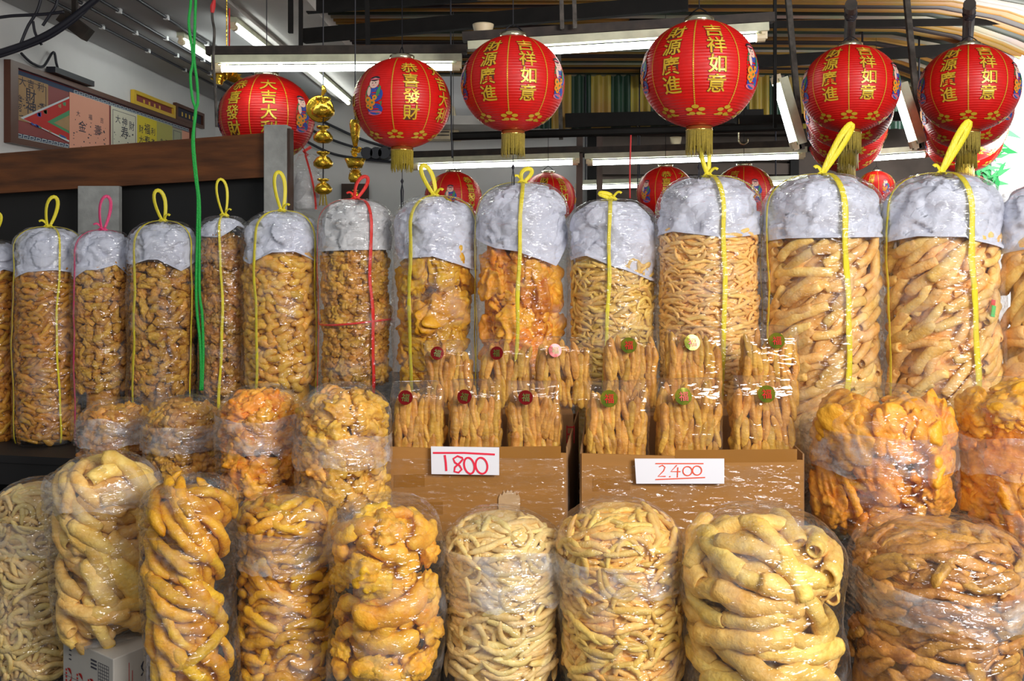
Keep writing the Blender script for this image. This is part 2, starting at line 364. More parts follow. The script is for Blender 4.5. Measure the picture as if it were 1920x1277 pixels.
# ------------------------------------------------------------------ snack pieces (shared meshes)
def stick_mesh(name, m, L, r, Rb, seed, curl=0.0, wob=0.3, hollow=False, flat=0.85, ns=18, nr=9, lump=0.14, tap=4.0, groove=0.0):
    rg = random.Random(seed); off = Vector((rg.random()*50, rg.random()*50, rg.random()*50))
    # flat path
    a = -curl/2; u = v = 0.0; P = []
    ds = L/ns; ph = rg.random()*6.28
    for i in range(ns+1):
        P.append((u, v)); t = i/ns
        ang = a+curl*t+wob*math.sin(ph+t*4.5)
        u += ds*math.cos(ang); v += ds*math.sin(ang)
    cu = sum(p[0] for p in P)/len(P); cv = sum(p[1] for p in P)/len(P)
    pts = []; nr_ = []
    for u, v in P:
        A = (u-cu)/Rb; pts.append(Vector((Rb*math.sin(A), Rb*(1-math.cos(A)), v-cv))); nr_.append(Vector((math.sin(A), -math.cos(A), 0)))
    rings = []
    for i in range(ns+1):
        t = i/ns; rr = r*(max(0.0, 1-abs(2*t-1)**tap))**0.5
        if hollow: rr = r*(0.82+0.18*(max(0.0, 1-abs(2*t-1)**6))**0.5)
        rings.append((i, rr, 0.0))
    if hollow:
        rings = [(0, r*0.45, r*2.2), (0, r*0.62, 0.0015)]+rings+[(ns, r*0.62, -0.0015), (ns, r*0.45, -r*2.2)]
    V = []; F = []
    for (i, rr, sh) in rings:
        T = (pts[min(i+1, ns)]-pts[max(i-1, 0)]).normalized(); N = nr_[i]; B = T.cross(N).normalized(); c = pts[i]+T*sh
        if rr < r*0.12: rr = r*0.12
        for j in range(nr):
            f = 2*PI*j/nr; d = N*math.cos(f)*flat+B*math.sin(f)
            q = c+d*rr; k = 1+lump*2.0*mn.noise(q*(0.55/r)+off)+lump*mn.noise(q*(1.5/r)+off)
            if groove: k *= 1-groove*max(0, math.cos(f-0.7))**8
            V.append(c+d*rr*k)
    n = len(rings)
    for i in range(n-1):
        for j in range(nr): F.append((i*nr+j, i*nr+(j+1) % nr, (i+1)*nr+(j+1) % nr, (i+1)*nr+j))
    F.append(tuple(range(nr-1, -1, -1))); F.append(tuple((n-1)*nr+j for j in range(nr)))
    return mesh(name, V, F, m)

def puff_mesh(name, m, size, seed, amp=0.35, fold=0.3, freq=1.6, squash=(1, 0.7, 0.8), sub=4):
    rg = random.Random(seed); off = Vector((rg.random()*50, rg.random()*50, rg.random()*50))
    bm = bmesh.new(); bmesh.ops.create_icosphere(bm, subdivisions=sub, radius=1.0)
    for v in bm.verts:
        p = v.co.copy(); q = p*freq+off
        w = q+Vector((mn.noise(q*0.9+off), mn.noise(q*0.9-off), mn.noise(q*0.9+off*2)))*0.9
        d = 0.80+amp*mn.noise(q)*1.4+fold*2.2*abs(mn.noise(w*1.15))+fold*0.5*abs(mn.noise(q*2.6+off))+0.05*mn.noise(p*7+off)+0.025*mn.noise(p*15+off)
        v.co = Vector((p.x*squash[0], p.y*squash[1], p.z*squash[2]))*max(0.3, d)*size
    bm.verts.index_update()
    V = [v.co.copy() for v in bm.verts]; F = [[v.index for v in f.verts] for f in bm.faces]; bm.free()
    return mesh(name, V, F, m)

_LIB = {}
def library(kind, R, scale, m):
    key = (kind, round(R, 2), round(scale, 3), m)
    if key in _LIB: return _LIB[key]
    out = []; s = scale; base = (abs(hash(kind)) % 1 + sum(ord(c) for c in kind))*17
    def st(n, nm, Lr, rr, **kw):
        for i in range(n):
            rg = random.Random(base+i*31+int(R*1000))
            kk = {k: (rg.uniform(*v) if isinstance(v, tuple) else v) for k, v in kw.items()}
            out.append(stick_mesh(nm, m, rg.uniform(*Lr)*s, rg.uniform(*rr)*s, R, base+i*7+int(R*999), **kk))
    if kind == 'thin': st(8, 'fried_stick', (0.11, 0.17), (0.0088, 0.0118), curl=(-0.5, 0.5), wob=(0.1, 0.45)); st(3, 'fried_stick', (0.16, 0.2), (0.0085, 0.0105), curl=(2.2, 4.2), wob=0.2)
    elif kind == 'loops': st(5, 'fried_loop', (0.10, 0.16), (0.008, 0.011), curl=(-0.8, 0.8), wob=(0.2, 0.6)); st(6, 'fried_loop', (0.12, 0.19), (0.0085, 0.0105), curl=(2.5, 4.6), wob=0.25)
    elif kind == 'mid': st(9, 'fried_stick', (0.11, 0.17), (0.014, 0.019), curl=(-0.7, 0.7), wob=(0.1, 0.5), lump=0.2, groove=0.25); st(3, 'fried_stick', (0.13, 0.16), (0.013, 0.017), curl=(1.6, 3.0), wob=0.2, lump=0.2)
    elif kind == 'fat': st(9, 'fried_tube', (0.15, 0.24), (0.018, 0.025), curl=(-0.5, 0.6), wob=(0.05, 0.3), hollow=True, lump=0.10, nr=12)
    elif kind == 'big': st(9, 'fried_tube', (0.20, 0.32), (0.022, 0.031), curl=(-0.7, 0.8), wob=(0.05, 0.35), hollow=True, lump=0.16, nr=12, ns=22)
    elif kind == 'long': st(9, 'fried_stick', (0.22, 0.33), (0.019, 0.026), curl=(-0.35, 0.45), wob=(0.05, 0.3), lump=0.22, nr=12, ns=24, tap=3.0, groove=0.15)
    elif kind == 'brown': st(10, 'fried_skin_stick', (0.12, 0.19), (0.013, 0.020), curl=(-0.5, 0.5), wob=(0.1, 0.35), lump=0.26, flat=0.7, groove=0.45, tap=3.0, nr=12)
    elif kind == 'upright': st(10, 'fried_stick', (0.12, 0.165), (0.0140, 0.0185), curl=(-0.3, 0.3), wob=(0.05, 0.2), lump=0.13, groove=0.30, nr=12)
    elif kind == 'curl': st(8, 'fried_curl', (0.07, 0.10), (0.016, 0.021), curl=(1.0, 3.0), wob=0.2, lump=0.18, flat=0.95, tap=5)
    elif kind == 'twist': st(8, 'fried_twist', (0.10, 0.17), (0.012, 0.016), curl=(-1.3, 1.3), wob=(0.2, 0.6), lump=0.18, hollow=True)
    elif kind == 'worm':
        st(7, 'fried_curl', (0.14, 0.26), (0.024, 0.034), curl=(0.3, 1.8), wob=(0.1, 0.4), lump=0.2, nr=14, ns=24)
        for i in range(3): out.append(puff_mesh('fried_puff', m, 0.055*s, base+i, amp=0.3, fold=0.25, freq=1.5, squash=(1.1, 0.6, 0.75)))
    elif kind == 'shell':
        for i in range(9): out.append(puff_mesh('fried_shell', m, 0.034*s, base+i, amp=0.25, fold=0.22, freq=1.0, squash=(1.15, 0.65, 0.72), sub=4))
    elif kind == 'crumb':
        for i in range(10): out.append(puff_mesh('fried_crust', m, 0.040*s, base+i, amp=0.40, fold=0.34, freq=1.25, squash=(1.1, 0.75, 0.85), sub=4))
    elif kind == 'sheet':
        for i in range(8): out.append(puff_mesh('fried_puff', m, 0.112*s, base+i, amp=0.42, fold=0.34, freq=1.2, squash=(1.1, 0.58, 0.85), sub=5))
        for i in range(3): out.append(puff_mesh('fried_puff', m, 0.05*s, base+40+i, amp=0.4, fold=0.35, freq=1.7, squash=(1, 0.7, 0.85), sub=4))
    elif kind == 'crab':
        for i in range(4): out.append(puff_mesh('fried_puff', m, 0.088*s, base+i, amp=0.34, fold=0.26, freq=1.05, squash=(1.1, 0.6, 0.85), sub=5))
        st(6, 'fried_curl', (0.11, 0.17), (0.014, 0.022), curl=(0.6, 2.6), wob=(0.2, 0.6), lump=0.3, nr=12, ns=22)
    _LIB[key] = out
    return out

# kind: (row spacing, along-row length, tilt mean, tilt sd, thickness r, layer count)
SPEC = {'thin': (0.0185, 0.125, 0.05, 0.22, 0.010), 'loops': (0.021, 0.10, 0.0, 0.35, 0.0095), 'mid': (0.031, 0.125, 0.03, 0.28, 0.017),
        'fat': (0.043, 0.165, -0.55, 0.25, 0.021), 'big': (0.056, 0.19, 0.35, 0.35, 0.026), 'long': (0.062, 0.17, 0.75, 0.25, 0.022),
        'brown': (0.033, 0.135, 0.05, 0.25, 0.015), 'curl': (0.036, 0.058, 0.0, 0.6, 0.017), 'twist': (0.028, 0.10, 0.05, 0.5, 0.013),
        'worm': (0.058, 0.165, 0.05, 0.35, 0.032), 'shell': (0.043, 0.055, 0, 1.0, 0.026), 'crumb': (0.050, 0.062, 0, 2.0, 0.036),
        'sheet': (0.105, 0.14, 0, 1.5, 0.088), 'crab': (0.075, 0.095, 0, 1.2, 0.058), 'big2': (0, 0, 0, 0, 0)}

def bag_profile(R, H, dome, foot=0.05, p=2.2, tilt=0.0):
    """arc of (r, z) from base edge to apex"""
    pr = [(R*0.80, 0.0), (R*0.93, foot*0.25), (R*0.99, foot), ]
    zd = H-dome
    nb = max(6, int((zd-foot)/0.022))
    for i in range(1, nb+1): pr.append((R, foot+(zd-foot)*i/nb))
    for i in range(1, 15):
        a = i/14*PI/2; pr.append((max(0.004, R*(max(0, math.cos(a)))**(2/p)), zd+dome*math.sin(a)**(2/p)))
    return pr

def prof_eval(pr):
    P = np.array(pr); d = np.r_[0, np.cumsum(np.hypot(*np.diff(P, axis=0).T))]
    def f(s):
        r = np.interp(s, d, P[:, 0]); z = np.interp(s, d, P[:, 1]); e = 0.012
        r2 = np.interp(min(s+e, d[-1]), d, P[:, 0]); z2 = np.interp(min(s+e, d[-1]), d, P[:, 1])
        r1 = np.interp(max(s-e, 0), d, P[:, 0]); z1 = np.interp(max(s-e, 0), d, P[:, 1])
        t = math.atan2(z2-z1, r2-r1)      # pi/2 on the side, pi on top
        return r, z, t
    return f, d[-1]

WARP = {'k': 0.0, 's': 0.0}
def bulge(t, z):
    """soft bags: radius factor at angle t, height z"""
    k = WARP['k']; o = WARP['s']
    return 1+k*(0.075*mn.noise(Vector((math.sin(t)*0.9+o, math.cos(t)*0.9, z*4.5)))+0.045*mn.noise(Vector((math.sin(t)*1.9, math.cos(t)*1.9+o, z*9+3))))
def wander(z):
    k = WARP['k']; o = WARP['s']
    return (k*0.020*mn.noise(Vector((o, 1.5, z*2.6))), k*0.010*mn.noise(Vector((4.5, o, z*2.6))))

def rev_surface(pr, n, disp, sx=1.0, sy=1.0):
    V = []; F = []
    for r, z in pr:
        for j in range(n):
            th = 2*PI*j/n; d = disp(th, z, r); b_ = bulge(th, z); ax, ay = wander(z)
            V.append(((r+d)*b_*math.sin(th)*sx+ax, -(r+d)*b_*math.cos(th)*sy+ay, z+ (d*0.5 if z > pr[-1][1]-0.02 else 0)))
    k = len(pr)
    for i in range(k-1):
        for j in range(n): F.append((i*n+j, i*n+(j+1) % n, (i+1)*n+(j+1) % n, (i+1)*n+j))
    F.append(tuple(range(n-1, -1, -1))); F.append(tuple((k-1)*n+j for j in range(n)))
    return V, F

def resample(pr, n):
    P = np.array(pr); d = np.r_[0, np.cumsum(np.hypot(*np.diff(P, axis=0).T))]; s = np.linspace(0, d[-1], n)
    return [(float(np.interp(x, d, P[:, 0])), float(np.interp(x, d, P[:, 1]))) for x in s]

def join_pieces(pieces):
    """numpy join of (mesh, matrix) list"""
    V = []; F = []; n = 0
    for me, mw in pieces:
        c = np.empty(len(me.vertices)*3); me.vertices.foreach_get('co', c); c = c.reshape(-1, 3)
        A = np.array(mw); c = c@A[:3, :3].T+A[:3, 3]
        V += c.tolist(); F += [tuple(i+n for i in p.vertices) for p in me.polygons]; n += len(c)
    return V, F

def fill_bag(root, pr, kind, m, seed, z_lo, z_hi, scale=1.0, tilt=None, top=True, max_parts=100, span=1.95, rough_core=0.006, spin=0.0, deco=None):
    """pieces of the snack standing against the film; core and overflow as one 'filling'"""
    rg = random.Random(seed)
    step, along, tm, ts, th = SPEC[kind]; step *= scale; along *= scale; th *= scale
    if tilt is not None: tm, ts = tilt
    R = max(p[0] for p in pr); lib = library(kind, R, scale, m)
    f, Ltot = prof_eval(pr)
    z_lo = max(z_lo, th*0.9)
    # s where z passes z_lo / z_hi
    S = np.linspace(0, Ltot, 400); Z = [f(s)[1] for s in S]
    s0 = float(S[next(i for i, z in enumerate(Z) if z >= z_lo)]); s1 = float(S[max(i for i, z in enumerate(Z) if z <= z_hi)])
    pcs = []
    for layer in (0, 1):
        inset = th*(0.92 if layer == 0 else 2.4)
        s = s0+rg.random()*step
        while s < s1:
            r, z, t = f(s)
            rr = max(0.01, r-inset*math.sin(t) if r > inset else r*0.6)
            n = max(1, int(round(2*span*rr/along)))
            for k in range(n):
                a = (-span+2*span*(k+0.5)/n)+rg.uniform(-0.3, 0.3)*2*span/n
                ss = s+rg.uniform(-0.45, 0.45)*step
                r, z, t = f(min(max(ss, 0), Ltot))
                nx = math.sin(t); nz = -math.cos(t)      # outward normal in (r,z)
                jit = inset+rg.uniform(-0.06, 0.30)*th
                rr = max(0.003, r-nx*jit); zz = z-nz*jit
                n_ = Vector((math.sin(a)*nx, -math.cos(a)*nx, nz)); tt = Vector((math.cos(a), math.sin(a), 0))
                up = n_.cross(tt)*-1
                up = tt.cross(n_)*-1 if False else n_.cross(tt)
                if up.z < 0 and abs(nz) < 0.99: up = -up
                B = Matrix((tt, -n_, up)).transposed()
                if B.determinant() < 0: B = Matrix((-tt, -n_, up)).transposed()
                on_top = abs(nz) > 0.75
                ang = rg.gauss(tm, ts) if not on_top else rg.uniform(-1.2, 1.2)
                if rg.random() < 0.07: ang += rg.uniform(-1, 1)
                B = B@Matrix.Rotation(-ang, 3, 'Y')
                if rg.random() < 0.5: B = B@Matrix.Rotation(PI, 3, 'Y')
                B = B@Matrix.Rotation(rg.gauss(0, 0.08), 3, 'Z')
                sc = rg.uniform(0.86, 1.12)
                b_ = bulge(a, zz); ax, ay = wander(zz)
                mw = Matrix.Translation((rr*b_*math.sin(a)+ax, -rr*b_*math.cos(a)+ay, zz))@(B.to_4x4())@Matrix.Scale(sc, 4)
                pcs.append((abs(a)+(2 if layer else 0), rg.choice(lib), mw))
            s += step
    pcs.sort(key=lambda q: q[0])
    first = [p for p in pcs if p[0] < 2][:max_parts]
    chosen = set(id(p) for p in first)
    rest = [p for p in pcs if id(p) not in chosen]
    for _, me, mw in first: put(me.name.split('.')[0], me, root, mw=mw)
    # core
    core = []
    if z_hi < pr[-1][1]-0.06: z_cap = pr[-1][1]-0.05
    else: z_cap = z_hi
    for r, z in resample(pr, 40):
        if z > z_cap+0.02: break
        core.append((max(0.004, r-th*2.6), min(z, z_cap-th*1.5) if z > z_cap-th*1.5 else max(z, 0.004)))
    off = Vector((rg.random()*40, rg.random()*40, 0))
    def disp(t, z, r): return rough_core*mn.noise(Vector((math.sin(t)*r*60, math.cos(t)*r*60, z*80))+off) if r > 0.05 else 0
    V, F = rev_surface(core, 60, disp)
    V2, F2 = join_pieces([(me, mw) for _, me, mw in rest]); n = len(V)
    V = list(V)+V2; F = list(F)+[tuple(i+n for i in q) for q in F2]
    o = put('snack_filling', mesh('snack_filling', V, F, m), root); o['kind'] = 'stuff'

def film(root, pr, seed, m='film', outset=0.006, low=0.010, hi=0.0045, n=84, k=70, name='film', zmin=None, zmax=None):
    off = Vector((seed*3.7, seed*1.3, seed*0.7))
    P = [(max(0.004, r+outset), z) for r, z in resample(pr, k)]
    H = P[-1][1]; P = [(r, z+outset*(z/H)) for r, z in P]
    if zmin is not None:
        P = [q for q in P if zmin-0.03 <= q[1] <= zmax+0.03]; P = resample(P, 26)
        z0_, z1_ = P[0][1], P[-1][1]
        sq0 = P
        V = []; F = []
        for i in range(26):
            for j in range(n):
                th = 2*PI*j/n; c_, s_ = math.cos(th), math.sin(th)
                lo = zmin+0.030*mn.noise(Vector((c_*2.2, s_*2.2, seed)))+0.012*mn.noise(Vector((c_*7, s_*7, seed))); hi_ = zmax+0.022*mn.noise(Vector((c_*1.5, s_*1.5, seed+9)))
                z = lo+(hi_-lo)*i/25; r = float(np.interp(z, [q[1] for q in sq0], [q[0] for q in sq0]))
                p = Vector((s_*0.2, c_*0.2, z)); r += low*(0.5+mn.noise(p*8+off))*0.6+hi*(1-2*abs(mn.noise(p*30+off)))
                r *= bulge(th, z); ax, ay = wander(z); V.append((r*s_+ax, -r*c_+ay, z))
        for i in range(25):
            for j in range(n): F.append((i*n+j, i*n+(j+1) % n, (i+1)*n+(j+1) % n, (i+1)*n+j))
        return put(name, mesh(name, V, F, m), root)
    def disp(t, z, r):
        p = Vector((math.sin(t)*0.2, math.cos(t)*0.2, z))
        a = low*(0.6+mn.noise(p*7+off))
        w = Vector((p.x*16, p.y*16, z*38))+off+Vector((0, 0, 6*mn.noise(p*9+off)))
        b = hi*(1-2*abs(mn.noise(w)))
        c = hi*0.5*(1-2*abs(mn.noise(w*2.3)))
        return max(0, (a+b+c))*min(1, r/0.06)
    V, F = rev_surface(P, n, disp)
    if zmin is not None: F = F[:-2]
    return put(name, mesh(name, V, F, m), root)

def paper_top(root, pr, z_edge, seed, m='paper', slope=0.0, notch=0.05):
    """crumpled sheet stuffed in the top of a bag"""
    rg = random.Random(seed); off = Vector((seed*2.1, seed*5.3, 3))
    H = pr[-1][1]; n = 140; k = 50
    keys = [(i+rg.uniform(-0.3, 0.3), rg.uniform(-notch, notch)) for i in range(0, 9)]
    def edge(t):
        x = (t % (2*PI))/(2*PI)*8
        xs = [q[0] for q in keys]; ys = [q[1] for q in keys]; ys[-1] = ys[0]
        return z_edge+float(np.interp(x, xs, ys))+slope*math.sin(t)
    V = []; F = []
    P = np.array(pr); f, Lt = prof_eval(pr)
    S = np.linspace(0, Lt, 300); Z = np.array([f(s)[1] for s in S])
    for i in range(k+1):
        for j in range(n):
            t = 2*PI*j/n; e = edge(t); sj = float(np.interp(e, Z, S)); s = sj+(Lt-sj)*(i/k)
            r, z, a = f(s); q = Vector((math.sin(t)*r, math.cos(t)*r, z))
            c = 0.0
            for fr, am in ((8, 1.0), (19, 0.7)):
                qq = q*fr+off+Vector((mn.noise(q*11+off), mn.noise(q*11-off), 0))*0.35
                cc = mn.voronoi(qq)[1][0]; gg = mn.noise_vector(cc*3.3+off); c += am*(qq-cc).dot(gg)/fr*0.5
            c += 0.004*mn.noise(q*30+off)
            d = 0.003+max(-0.020, min(0.005, c-0.006))
            if i < 2: d = 0.006
            rr = max(0.003, r+d*math.sin(a)); zz = z+d*(-math.cos(a))
            b_ = bulge(t, zz); ax, ay = wander(zz); V.append((rr*b_*math.sin(t)+ax, -rr*b_*math.cos(t)+ay, zz))
    for i in range(k):
        for j in range(n): F.append((i*n+j, i*n+(j+1) % n, (i+1)*n+(j+1) % n, (i+1)*n+j))
    F.append(tuple(k*n+j for j in range(n)))
    o = put('paper_stuffing', mesh('paper_stuffing', V, F, m), root)
    return o

def tie(root, pr, m, thetas, zlow, w=0.014, loop=(0.0, 0.14), loopw=0.035, knot=True, seed=0, outset=0.014, tail=True, knot_x=0.0):
    """ribbon over the bag, knotted on top, with a standing loop"""
    rg = random.Random(seed); H = pr[-1][1]; f, Lt = prof_eval(pr)
    S = np.linspace(0, Lt, 300); Z = np.array([f(s)[1] for s in S])
    top = Vector((knot_x, 0, H+outset))
    for th in thetas:
        mb = MB(); pts = []; nr = []
        s0 = float(np.interp(zlow, Z, S))
        for i in range(46):
            s = s0+(Lt-s0)*i/45; r, z, a = f(s)
            t = th+0.05*math.sin(i*0.14+seed)+0.012*math.sin(i*0.6+seed)
            nx, nz = math.sin(a), -math.cos(a)
            z2 = z+outset*nz; r2 = r*bulge(t, z)+outset*nx; ax, ay = wander(z)
            p = Vector((r2*math.sin(t)+ax, -r2*math.cos(t)+ay, z2))
            k = max(0, (s-(Lt-0.18))/0.18); p.x += knot_x*k
            pts.append(p); nr.append(Vector((math.sin(t)*nx, -math.cos(t)*nx, nz)))
        ws = [w*1.2*(0.75+0.5*abs(mn.noise(Vector((i*0.22, seed*3.1, th))))+0.25) for i in range(46)]
        mb.ribbon(pts, nr, ws); mb.build('tie', m, root, smooth=True)
    if knot:
        mb = MB()
        for k in range(5):
            a = k*1.3; c = top+Vector((0.010*math.cos(a), 0.010*math.sin(a), 0.004*math.sin(a*2)))
            mb.tube([c+Vector((-0.016, 0, -0.004)), c+Vector((0, 0.004, 0.007)), c+Vector((0.016, 0, -0.004))], [0.004, 0.008, 0.004], 7)
        kn = mb.build('knot', m, root, smooth=True)
        lx, lh = loop
        if lh > 0:
            mb = MB(); pts = []; nr = []
            for i in range(25):
                t = i/24; a = t*2*PI
                z = lh*(1-math.cos(a))/2; x = loopw*math.sin(a)*(0.35+0.65*math.sin(a/2)**2)+lx*(z/max(lh, 1e-6))
                pts.append(top+Vector((x, 0.012*math.sin(a), z))); nr.append(Vector((0.35*math.sin(a), -1, 0.1)).normalized())
            mb.ribbon(pts, nr, [w*(0.8+0.7*math.sin(i/24*PI)**0.5) for i in range(25)]); mb.build('loop', m, kn, smooth=True)
        if tail:
            mb = MB(); sg = -1 if lx > 0 else 1
            pts = [top+Vector((sg*0.045*i/6, -0.02*i/6, 0.035*math.sin(i/6*2.2))) for i in range(7)]
            mb.ribbon(pts, [Vector((0, -1, 0.5)).normalized()]*7, w*0.9); mb.build('tail', m, kn, smooth=True)

# ------------------------------------------------------------------ the bags
def bag(x0, x1, ytop, Y, zbase, kind, m, label, dome=0.6, yedge=None, ylow=None, group=None, seed=1, scale=1.0, tilt=None, ties=None,
        paper='paper', slope=0.0, fold=None, p=2.2, notch=0.05, name='snack_bag', shrink=0.965, filmm='film', maxp=100, cat='bag of snacks', span=1.95, warp=0.8):
    R = (x1-x0)/2*Y/FPX*shrink; X = ((x0+x1)/2-960)*Y/FPX
    zt = CAMZ-(ytop-HOR)*Y/FPX; H = zt-zbase-0.008
    root = thing(name, label, cat, (X, Y, zbase+0.002), group)
    Rc = R-0.003; WARP['k'] = warp; WARP['s'] = seed*1.37
    pr = bag_profile(Rc, H-0.010, dome*R, p=p)
    zp = lambda y: CAMZ-(y-HOR)*(Y-R*0.8)/FPX-zbase
    z_hi = H-0.012
    if yedge is not None:
        z_e = zp(yedge); z_hi = min(z_hi, z_e+(0.02 if kind in ('sheet', 'fat') else 0.014))
        paper_top(root, pr, z_e, seed, paper, slope, notch)
    z_lo = max(0.01, zp(ylow)) if ylow else 0.015
    fill_bag(root, pr, kind, m, seed, z_lo, z_hi, scale, tilt, max_parts=maxp, span=span)
    film(root, pr, seed, filmm, outset=0.010 if yedge is not None else 0.003, low=0.006)
    if fold:
        film(root, pr, seed+50, 'film_fold', outset=0.013, low=0.006, hi=0.004, name='film_fold', zmin=zp(fold[1]), zmax=zp(fold[0]))
    if ties:
        for t in (ties if isinstance(ties, list) else [ties]):
            tt = dict(t); zl = zp(tt.pop('y')) if 'y' in tt else 0.02
            tie(root, pr, tt.pop('m'), tt.pop('th'), max(0.02, zl), seed=seed, **tt)
    WARP['k'] = 0.0
    return root, pr, R, H

Yb = lambda px: 5.25-0.00055*px
ZS = 0.444
BK = 'tall tied bags on the back shelf'
def back(x0, x1, yt, ye, kind, m, label, **kw):
    return bag(x0, x1, yt, Yb((x0+x1)/2), ZS, kind, m, label, dome=0.75, yedge=ye, group=BK, name='tall_snack_bag', p=2.5, warp=0.45, **kw)

back(-72, 30, 448, 520, 'twist', 'amber', 'tall bag of fried twists cut off by the left edge of the photo', seed=101, ylow=830, scale=1.05, ties=dict(m='tie_y', th=[0.2, 3.3], loop=(0.05, 0.15)))
back(32, 150, 424, 514, 'twist', 'amber', 'tall yellow-tied bag of fried twists, whole length visible on the black shelf', seed=102, ylow=830, ties=[dict(m='tie_y', th=[-0.85, 2.3], loop=(0.03, 0.17)), dict(m='tie_y', th=[0.75], knot=False, w=0.008)])
back(140, 246, 430, 505, 'shell', 'crust', 'tall bag of small shells tied with a pink ribbon', seed=103, ylow=740, ties=dict(m='tie_p', th=[-0.65, 2.6], loop=(0.02, 0.19), w=0.012), scale=0.95)
back(243, 369, 413, 500, 'shell', 'crust', 'tall yellow-tied bag of small shells just left of the hanging green rope', seed=104, ylow=745, ties=[dict(m='tie_y', th=[-0.55, 2.6], loop=(-0.03, 0.17)), dict(m='tie_y', th=[1.2], knot=False, w=0.007)])
back(376, 465, 403, 440, 'crumb', 'brown', 'narrow tall bag of dark brown crusts right beside the green rope', seed=105, ylow=745, ties=dict(m='tie_y', th=[0.15, 3.2], loop=(-0.02, 0.20), w=0.010), scale=0.9)
back(458, 600, 394, 488, 'curl', 'yellow', 'tall bag of fat golden macaroni-like curls in front of the tall grey post', seed=106, ylow=730, ties=[dict(m='tie_y', th=[-0.45, 2.6], loop=(-0.02, 0.21)), dict(m='tie_y', th=[1.25], knot=False, w=0.010)], scale=1.12)
b6 = back(599, 735, 372, 470, 'crumb', 'crust', 'tall bag of crisp crusts tied lengthwise and across with red ribbon', seed=107, ylow=720, paper='paper_grey', notch=0.008, ties=[dict(m='tie_r', th=[0.62, 3.6], loop=(0.05, 0.12), w=0.013), dict(m='tie_r', th=[-1.25], knot=False, w=0.010)])
back(737, 894, 366, 490, 'sheet', 'gold', 'tall bag of folded golden puffs, tall loop in its yellow tie', seed=108, ylow=740, ties=[dict(m='tie_y', th=[-0.50, 2.6], loop=(-0.06, 0.16), w=0.016), dict(m='tie_y', th=[1.3], knot=False, w=0.009)], slope=-0.03)
back(893, 1067, 341, 470, 'sheet', 'orange', 'tall bag of big orange-gold puffs below the lantern with two columns of gold characters', seed=109, ylow=740, ties=[dict(m='tie_y', th=[-0.08, 3.1], loop=(0.03, 0.07), w=0.015), dict(m='tie_y', th=[-1.45], knot=False, w=0.007)], notch=0.10)
back(1066, 1230, 372, 497, 'thin', 'pale', 'tall bag of pale thin sticks lying flat, lowest paper top in the middle', seed=110, ylow=740, ties=dict(m='tie_y', th=[-0.22, 3.0], loop=(-0.05, 0.03), w=0.014), slope=-0.06, notch=0.06)
back(1231, 1424, 328, 440, 'thin', 'peach', 'tall bag of golden thin sticks under the largest lantern', seed=111, ylow=740, ties=[dict(m='tie_y', th=[0.04, 3.1], loop=(-0.03, 0.22), w=0.017), dict(m='tie_y', th=[1.4], knot=False, w=0.008)], notch=0.03)
back(1434, 1650, 325, 450, 'fat', 'peach', 'broad tall bag of fat diagonal fried tubes, just right of the 2400 packs', seed=112, ylow=800, tilt=(0.62, 0.28), scale=1.18, notch=0.03, ties=[dict(m='tie_y', th=[0.05, 3.1], loop=(0.14, 0.24), w=0.020, loopw=0.03), dict(m='tie_y', th=[-1.42], knot=False, w=0.013)])
b12 = back(1658, 1872, 323, 455, 'fat', 'peach', 'broad tall bag of fat diagonal fried tubes, last whole one before the right edge', seed=113, ylow=800, tilt=(0.62, 0.28), scale=1.18, notch=0.03, ties=[dict(m='tie_y', th=[0.08, 3.1], loop=(0.13, 0.24), w=0.020, loopw=0.03), dict(m='tie_y', th=[-1.42], knot=False, w=0.013)])
b13 = back(1876, 2080, 338, 470, 'fat', 'peach', 'broad tall bag of fat fried tubes cut off by the right edge of the photo', seed=114, ylow=800, tilt=(0.62, 0.28), scale=1.18, notch=0.03, ties=dict(m='tie_y', th=[-0.5, 2.6], loop=(0.05, 0.02), w=0.018))
# small red and green tags showing inside the two right-hand bags
for rr_, px_ in ((b12, 1813), (b13, 1899)):
    rt, p_, R_, H_ = rr_; Yt = Yb(px_)-R_*0.9
    for nm, m_, y0, y1 in (('red_tag', 'red_stop', 562, 572), ('green_tag', 'green_stop', 573, 594)):
        c = W(px_, (y0+y1)/2, rt.location.y)-rt.location; a = math.asin(max(-.9, min(.9, c.x/R_))); mb = MB(); mb.box((-0.012, -0.002, -(y1-y0)*Yt/FPX/2), (0.012, 0.002, (y1-y0)*Yt/FPX/2))
        mb.build(nm, m_, rt, loc=(R_*1.01*math.sin(a), -R_*1.01*math.cos(a), W(px_, (y0+y1)/2, rt.location.y-R_*math.cos(a)).z-rt.location.z), rot=(0, 0.2, a))
# the cross ribbon of the red tied bag
r6, p6, R6, H6 = b6
mb = MB(); pts = []; nn = []
for i in range(40):
    a = -1.9+3.8*i/39; z = CAMZ-(608-HOR)*(Yb(667)-R6)/FPX-ZS+0.012*math.sin(a*1.5); rr = R6+0.006
    pts.append((rr*math.sin(a), -rr*math.cos(a), z)); nn.append((math.sin(a), -math.cos(a), 0))
mb.ribbon(pts, nn, 0.010); mb.build('cross_tie', 'tie_r', r6, smooth=True)

